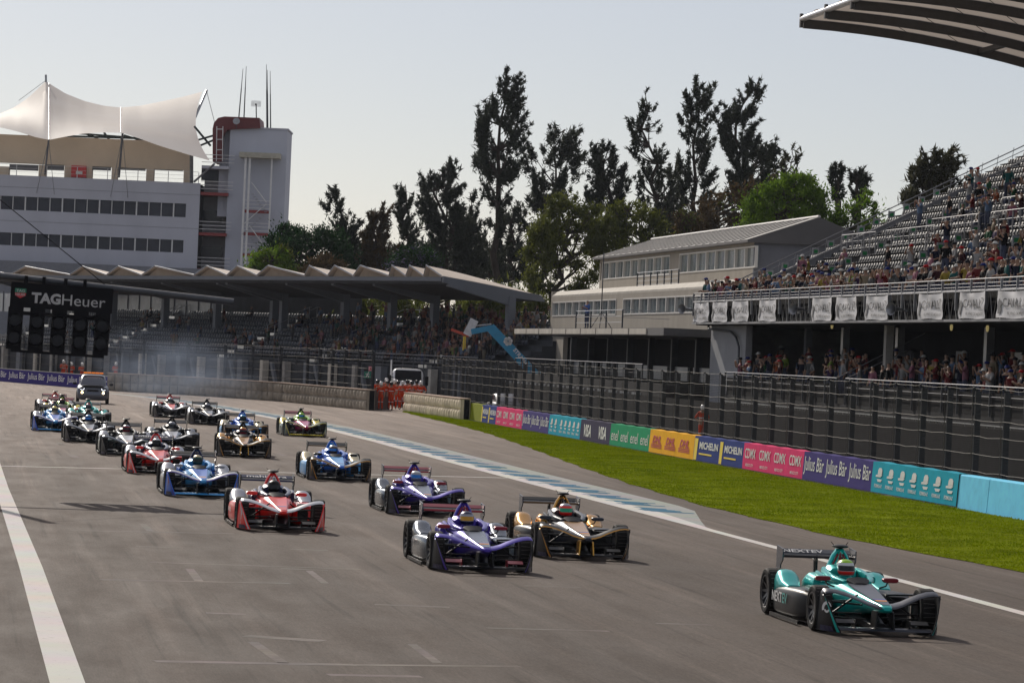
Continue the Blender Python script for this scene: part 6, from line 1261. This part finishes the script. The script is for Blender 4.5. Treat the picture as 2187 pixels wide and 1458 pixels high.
    for s in (-1, 1): wheel(1.55, s, .322, .635, .885); wheel(-1.55, s, .345, .60, .895)
    return P
CARPARTS = car_parts()
groove = pm('tread_edge', (.13, .12, .11), .6, var=.2, scale=10)
def make_car(label, front_px, liv, yaw=0.0, extra=None):
    hd = -math.pi/2+PSI+R(yaw); h = Vector((math.cos(hd), math.sin(hd), 0)); p = G(*front_px)-h*1.55
    t = thing('race_car', label, 'race car', (p.x, p.y, 0.004), hd, 'race cars on the grid'); objs = []
    for name, me, key, par, loc in CARPARTS:
        o = bpy.data.objects.new(name, me); C.objects.link(o); o.parent = t if par is None else objs[par]; o.location = loc if par is None else (0, 0, 0); WM[o] = WM[t]
        if par is not None and name in ('rim', 'brake_disc', 'tread_grooves'): o.location = (0, 0, 0)
        mt = liv.get(key) or (liv.get('trim') if key == 'trim2' else None) or DEFLIV[key]; o.material_slots[0].link = 'OBJECT'; o.material_slots[0].material = mt; objs.append(o)
    if extra: extra(t)
    return t
navy_p = paint('navy', (18, 26, 70)); orange_d = pm('decal_orange', (215, 140, 60), .5, var=.05); blue_d = pm('decal_blue', (50, 70, 140), .5, var=.05)
DEFLIV = dict(carbon=carbon, rubber=rubber, rim=rim_m, groove=groove, arm=carbon, decal_a=orange_d, decal_b=blue_d, navy=navy_p, pod=carbon, lw=carbon, flap=carbon, pylon=carbon, rwlow=carbon, rest=carbon, rest2=carbon, nose=carbon, stripe=carbon, side=carbon, fair=carbon, fw=carbon, ep=carbon, epstripe=carbon, trim=carbon, trim2=carbon, rw=carbon, rwep=carbon, hoop=carbon, hoop_in=carbon, cover=carbon, mirror=carbon)
teal = paint('teal', (0, 182, 176), .4, .3); gun = paint('gunmetal', (48, 52, 64), .25, .42); dred = paint('dark_red', (120, 14, 30)); purple = paint('purple', (72, 52, 168), .4); chrome = paint('chrome_grey', (84, 92, 102), .75, .26)
gold = paint('gold', (205, 150, 60), .8, .25); blackp = pm('paint_black', (.005, .005, .007), .42, 0, var=.2, scale=3, coat=.05, spec=.22); red = paint('red', (236, 38, 34), .0, .35); white = paint('white', (205, 208, 212), .0, .3); silver = paint('silver', (150, 154, 164), .45, .34)
blue = paint('blue', (26, 104, 205), .2); sky_b = paint('sky_blue', (70, 165, 230), .15); lime = paint('lime', (150, 205, 20), .1); yellow = paint('yellow', (225, 205, 40), .2); magenta = paint('magenta', (190, 30, 110), .2); green_d = paint('dark_green', (14, 70, 66), .3); cream = paint('cream', (190, 178, 140), .5); gsil = paint('grey_silver', (110, 116, 124), .7); brown = paint('bronze', (90, 68, 44), .6)
wine = paint('wine', (140, 20, 44), .3)
L_teal = dict(trim2=gun, nose=teal, stripe=gun, rest2=teal, side=blackp, fair=teal, fw=gun, ep=blackp, trim=teal, rw=gun, rwlow=blackp, hoop=teal, hoop_in=dred, cover=teal, mirror=dred, rest=teal, lw=gun, rwep=gun, decal_a=orange_d)
L_purple = dict(nose=purple, stripe=chrome, side=chrome, fair=chrome, fw=purple, ep=blackp, trim=purple, rw=wine, rwlow=wine, hoop=purple, hoop_in=wine, cover=purple, mirror=wine, rest=purple, flap=wine, rwep=gun, rest2=purple)
L_gold = dict(nose=gun, stripe=gold, side=blackp, fair=gold, fw=blackp, ep=blackp, trim=gold, rw=blackp, rwlow=brown, hoop=gold, hoop_in=blackp, cover=gold, mirror=gun, pylon=gold, rest=gun, rwep=gun)
L_gold2 = dict(L_gold, nose=blackp, fw=blackp, rest=blackp, hoop=blackp)
L_red = dict(nose=red, stripe=red, side=red, fair=silver, fw=white, ep=red, epstripe=white, trim=white, rw=navy_p, rwlow=navy_p, hoop=red, hoop_in=white, cover=navy_p, mirror=red, rest=navy_p, rest2=navy_p, decal_a=red, decal_b=blue_d)
L_blue = dict(nose=sky_b, stripe=blue, side=gsil, fair=silver, fw=white, ep=blue, epstripe=wine, trim=purple, rw=blackp, rwlow=gun, hoop=navy_p, hoop_in=navy_p, cover=blue, mirror=silver, rest=sky_b, rest2=sky_b, lw=sky_b, rwep=gun)
L_ren = dict(nose=blue, stripe=sky_b, side=sky_b, fair=cream, fw=blackp, ep=blackp, epstripe=gold, trim=gold, rw=blackp, rwlow=brown, hoop=blue, hoop_in=sky_b, cover=blue, rest=blue, rest2=blue, decal_a=sky_b)
L_abt = dict(nose=magenta, stripe=magenta, side=green_d, fair=yellow, fw=green_d, ep=green_d, epstripe=yellow, trim=yellow, rw=wine, rwlow=wine, hoop=blackp, hoop_in=lime, cover=green_d, mirror=green_d, rest=lime, lw=yellow)
L_abt2 = dict(L_abt, nose=yellow, stripe=magenta, side=yellow, fw=magenta, rw=wine)
L_blk = dict(nose=blackp, stripe=gsil, side=blackp, fair=gsil, fw=gsil, ep=blackp, trim=gun, rw=blackp, rwlow=gun, hoop=blackp, cover=blackp, mirror=blackp)
L_jag = dict(L_blk, nose=gun, fw=chrome, trim=chrome, fair=silver, side=green_d, stripe=white)
L_sil = dict(L_blk, nose=chrome, stripe=silver, fair=gsil, fw=chrome)
L_drg = dict(L_blk, nose=silver, stripe=red, fw=silver, fair=silver, mirror=red, rw=wine, hoop=red)
# drivers
def driver_meshes():
    sk = [('pel', (-.05, 0, .28), .13), ('ch', (-.22, 0, .55), .15), ('nk', (-.18, 0, .69), .06), ('hd', (-.13, 0, .80), .09), ('sl', (-.16, .17, .58), .07), ('el', (.12, .23, .50), .05), ('hl', (.42, .10, .58), .04), ('sr', (-.16, -.17, .58), .07), ('er', (.12, -.23, .50), .05), ('hr', (.42, -.10, .58), .04), ('kl', (.50, .11, .36), .08), ('kr', (.50, -.11, .36), .08)]
    ed = [('pel', 'ch'), ('ch', 'nk'), ('nk', 'hd'), ('ch', 'sl'), ('sl', 'el'), ('el', 'hl'), ('ch', 'sr'), ('sr', 'er'), ('er', 'hr'), ('pel', 'kl'), ('pel', 'kr')]
    body = skin_mesh('person', sk, ed, 'pel', 1)
    mb = MB(); rings = []
    for z, a, b, cx in ((.695, .075, .075, -.105), (.71, .105, .105, -.10), (.745, .128, .118, -.11), (.79, .136, .124, -.125), (.835, .138, .124, -.14), (.875, .128, .114, -.15), (.905, .10, .088, -.155), (.922, .055, .05, -.158), (.927, .01, .01, -.158)):
        rings.append([Vector((cx+a*math.cos(t), b*math.sin(t), z)) for t in (2*math.pi*k/20 for k in range(20))])
    mb.loft(rings); o = mb.build('helmet', carbon, smooth=60); hel = o.data; bpy.data.objects.remove(o)
    mb = MB(); rows = []
    for z, a, b, cx in ((.768, .136, .124, -.117), (.79, .140, .128, -.125), (.82, .142, .128, -.136), (.842, .140, .126, -.142)):
        rows.append([Vector((cx+a*math.cos(t), b*math.sin(t), z)) for t in (R(-75+150*k/12) for k in range(13))])
    mb.grid(rows); o = mb.build('visor', visor_m, smooth=60); vis = o.data; bpy.data.objects.remove(o)
    mb = MB(); rows = []
    for z, a, b, cx in ((.885, .124, .110, -.152), (.907, .10, .088, -.155), (.925, .056, .051, -.158), (.931, .01, .01, -.158)):
        rows.append([Vector((cx+a*math.cos(t), b*math.sin(t), z)) for t in (2*math.pi*k/20 for k in range(21))])
    mb.grid(rows); o = mb.build('crown_patch', carbon, smooth=60); cr = o.data; bpy.data.objects.remove(o)
    mb = MB(); rows = []
    for z, a, b, cx in ((.697, .080, .080, -.105), (.712, .109, .109, -.10), (.746, .132, .122, -.11), (.762, .137, .126, -.115)):
        rows.append([Vector((cx+a*math.cos(t), b*math.sin(t), z)) for t in (2*math.pi*k/20 for k in range(21))])
    mb.grid(rows); o = mb.build('chin_guard', carbon, smooth=60); ch = o.data; bpy.data.objects.remove(o)
    return body, hel, vis, cr, ch
def make_driver(car, label, suit, hel, top, vis=None, chin=None):
    o = bpy.data.objects.new('person', DRV[0]); C.objects.link(o); o.location = car.location; o.rotation_euler = car.rotation_euler; WM[o] = WM[car]; tag(o, label, 'driver', 'drivers in the race cars')
    o.material_slots[0].link = 'OBJECT'; o.material_slots[0].material = suit; prev = o
    for nm, me, mt, par in (('helmet', DRV[1], hel, 0), ('visor', DRV[2], vis or visor_m, 1), ('crown_patch', DRV[3], top, 1), ('chin_guard', DRV[4], chin or hel, 1)):
        c = bpy.data.objects.new(nm, me); C.objects.link(c); c.parent = o if par == 0 else hl; WM[c] = WM[o]; c.material_slots[0].link = 'OBJECT'; c.material_slots[0].material = mt
        if par == 0: hl = c
DRV = driver_meshes()
visb = paint('visor_blue', (20, 110, 190), .5, .1); vist = paint('visor_teal', (10, 150, 110), .5, .1); visy = paint('visor_amber', (190, 140, 40), .5, .1)
def teal_extra(t):
    mb = MB(); put_text(mb, 'NEXT', (-1.08, -.874, .25), (1, 0, 0), (0, -.0, 1), .66, .15, .02); mb.build('lettering', white_print, t, local=True)
    mb = MB(); put_text(mb, 'EV', (-.38, -.876, .25), (1, 0, 0), (0, 0, 1), .32, .15, .02); mb.build('lettering', teal, t, local=True)
    mb = MB(); put_text(mb, 'NEXTEV', (-2.106, -.5, .909), (0, 1, 0), (-.125, 0, .047), .62, .85, .02); mb.build('lettering', white_print, t, local=True)
    mb = MB(); c = Vector((2.19, -.775, .36)); q = Vector((-.6, -.35, 0)).normalized()        # white round emblem on the endplate
    for a0, a1, r0, r1 in ((20, 200, .055, .10), (200, 340, .03, .06)):
        mb.grid([[c+Vector((.012, -.03, 0))+q*(-r*math.cos(R(a)))+UP*(r*math.sin(R(a))) for r in (r0, r1)] for a in [a0+(a1-a0)*k/8 for k in range(9)]])
    mb.build('emblem', white_print, t, local=True)
def red_extra(t):
    mb = MB(); put_text(mb, 'mahindra', (-2.106, -.42, .909), (0, 1, 0), (-.125, 0, .047), .84, .85, .02); mb.build('lettering', white_print, t, local=True)
    mb = MB(); put_text(mb, 'mahindra', (-.7, -.876, .27), (1, 0, 0), (0, 0, 1), .8, .12, .01); mb.build('lettering', white_print, t, local=True)
def gold_extra(t):
    mb = MB(); put_text(mb, 'TECHEETAH', (-.8, -.876, .27), (1, 0, 0), (0, 0, 1), .9, .10, .01); mb.build('lettering', gold, t, local=True)
GRID = [
 ('teal and gunmetal race car leading the field with dark red mirrors', (1860, 1350), L_teal, 0, teal_extra, 'driver with lime topped helmet in the leading teal car', (teal, white, lime, None, red)),
 ('purple race car with dark red rear wing beside the black and gold car', (1022, 1218), L_purple, .5, None, 'driver with dark blue and red helmet in the purple car beside the gold one', (purple, silver, navy_p, visy, navy_p)),
 ('black and gold race car with gold nose running right of the purple car', (1236, 1191), L_gold, .4, gold_extra, 'driver with red helmet and green visor in the gold nosed car', (blackp, red, silver, vist, red)),
 ('purple race car following behind the other purple car', (905, 1099), L_purple, .3, None, 'driver with silver helmet and blue visor in the following purple car', (purple, silver, white, visb)),
 ('red and white race car with navy rear wing, in front of the light blue car', (596, 1132), L_red, 0, red_extra, 'driver with black helmet in the foremost red car', (navy_p, blackp, blackp, None)),
 ('light blue and silver race car right behind the foremost red car', (428, 1060), L_blue, 0, None, 'driver with olive helmet in the light blue and silver car', (blue, green_d, cream, None)),
 ('mid blue race car with black and gold endplates alone in its lane', (722, 1026), L_ren, .2, None, 'driver with pink grey helmet in the lone mid blue car', (blue, brown, silver, visb)),
 ('red and white race car behind the light blue car', (338, 1012), L_red, 0, red_extra, 'driver with black helmet in the red car further back', (navy_p, blackp, white, None)),
 ('black and gold race car seen head on in front of a blue car', (520, 976), L_gold2, -2.5, None, 'driver with dark red helmet in the head on black and gold car', (blackp, wine, gold, None)),
 ('blue race car half hidden by the head on black and gold car', (522, 940), L_ren, -1, None, 'driver with teal helmet in the half hidden blue car', (blue, green_d, sky_b, None)),
 ('yellow, green and magenta race car beside the painted blue strip', (650, 932), L_abt, 0, None, 'driver with lime helmet in the magenta and yellow car', (green_d, lime, lime, visb)),
 ('black race car trailing in smoke behind the blue car', (446, 907), L_blk, 0, None, 'driver with silver helmet in the black car in the smoke', (blackp, silver, silver, None)),
 ('silver race car with red mirrors farthest back beside the painted strip', (366, 892), L_drg, 0, None, 'driver with silver helmet in the silver car with red mirrors', (blackp, silver, white, None)),
 ('dark race car with white nose stripe behind the second red car', (272, 973), L_jag, 0, None, 'driver with dark pink helmet in the dark car with white nose stripe', (blackp, wine, silver, None)),
 ('dark chrome nosed race car between the red and the black and gold cars', (368, 962), L_sil, -1.5, None, 'driver with grey helmet in the chrome nosed car', (blackp, gsil, silver, None)),
 ('plain black race car with grey rear fairings ahead of the teal one', (190, 945), L_blk, 0, None, 'driver with blue helmet in the plain black car', (blackp, navy_p, sky_b, visb)),
 ('blue and silver race car at the left edge of the pack', (117, 921), L_blue, 0, None, 'driver with cream helmet in the blue car at the pack edge', (blue, cream, yellow, None)),
 ('teal race car in the rear of the pack behind a black car', (190, 912), L_teal, 0, None, 'driver with grey green helmet in the rear teal car', (teal, gsil, wine, None)),
 ('yellow and magenta race car in the rear of the pack', (133, 899), L_abt2, 0, None, 'driver with dark helmet in the rear yellow car', (green_d, blackp, wine, None)),
 ('silver and red race car last of all near the safety car', (118, 889), dict(L_drg, fair=silver, side=gsil, fw=white), 0, None, 'driver with pink helmet in the last race car', (blackp, wine, white, None)),
]
for lab, pxy, liv, yaw, ex, dl, dm in GRID:
    make_driver(make_car(lab, pxy, liv, yaw, ex), dl, *dm)

# safety car behind the grid
def safety_car():
    hd = -math.pi/2+R(6.5); p = G(197, 862); t = thing('safety_car', 'grey electric hatchback safety car with lit lamps and orange roof bar', 'car', (p.x, p.y, .004), hd)
    body = paint('car_grey', (92, 96, 106), .6, .3); mb = MB()
    secs = [(.02, .62, .30, .62), (-.04, .78, .22, .78), (-.2, .86, .18, .90), (-.7, .885, .18, 1.0), (-1.4, .885, .18, 1.02), (-2.2, .885, .18, 1.04), (-3.2, .88, .18, 1.05), (-3.8, .86, .2, 1.0), (-3.98, .80, .28, .9)]
    mb.loft([se(x, w, a, b, 24, 5) for x, w, a, b in lerp_secs(secs, 2)]); mb.loft([se(x, w, a, b, 20, 4.5) for x, w, a, b in ((-.75, .70, .95, 1.0), (-1.1, .71, .95, 1.28), (-1.5, .69, .95, 1.52), (-2.3, .68, .95, 1.59), (-3.2, .66, .95, 1.55), (-3.75, .62, .95, 1.2))]); mb.build('body', body, t, smooth=40, local=True)
    MB().poly([(-.76, -.63, 1.0), (-.76, .63, 1.0), (-1.46, .58, 1.50), (-1.46, -.58, 1.50)]).build('windscreen', glass, t, local=True)
    bpy.data.objects[-1] if False else None
    mb = MB(); mb.loft([se(x, .60, .88+.0*x, .985+.02, 12, 3) for x in (-.16, -.6)]); mb.build('bonnet', blackp, t, smooth=40, local=True)
    lampm = pm('lamp_warm', (1.0, .72, .35), .3, emit=9, var=0); lampw = pm('lamp_ring', (.9, .93, 1.0), .3, emit=2.2, var=0)
    for s in (-1, 1):
        h = MB(); h.box((-.02, s*.58, .80), (.2, .30, .15)); hl = h.build('headlight', glass, t, local=True)
        MB().path([(.09, s*.47, .85), (.09, s*.50, .755), (.085, s*.60, .74), (.07, s*.69, .78), (.05, s*.71, .86)], .014, 6).build('light_ring', lampw, hl, local=True)
        MB().lathe([(.001, .07), (.058, .065), (.062, .02)], 12, 'x', (.0, s*.58, .60)).build('fog_lamp', lampm, t, local=True)
        m_ = MB(); m_.loft([se(x, .11, 1.0, 1.14, 10, 3, s*1.0) for x in (-.95, -1.1)]); m_.tube((-1.02, s*.8, 1.02), (-1.02, s*.95, 1.05), .02); m_.build('mirror', blackp, t, smooth=True, local=True)
        for x in (-.62, -3.19):
            w = MB().lathe([(.24, -.08), (.33, -.09), (.345, -.05), (.345, .05), (.33, .09), (.24, .08)], 24, 'y', (x, s*.81, .345)).build('wheel', rubber, t, smooth=40, local=True)
            MB().lathe([(.24, s*.07), (.03, s*.075), (.001, s*.07)], 16, 'y', (x, s*.81, .345)).build('rim', rim_m, w, local=True)
    MB().box((.005, 0, .72), (.05, .62, .10)).build('grille', carbon, t, local=True)
    b = MB().box((-1.75, 0, 1.615), (.25, 1.1, .05)).build('light_bar', carbon, t, local=True)
    amber = pm('amber_lens', (1.0, .25, .03), .3, emit=.5, var=0.05)
    for k in range(5): MB().box((-1.75, -.44+.22*k, 1.675), (.2, .2, .07)).build('lens', amber, b, local=True)
safety_car()
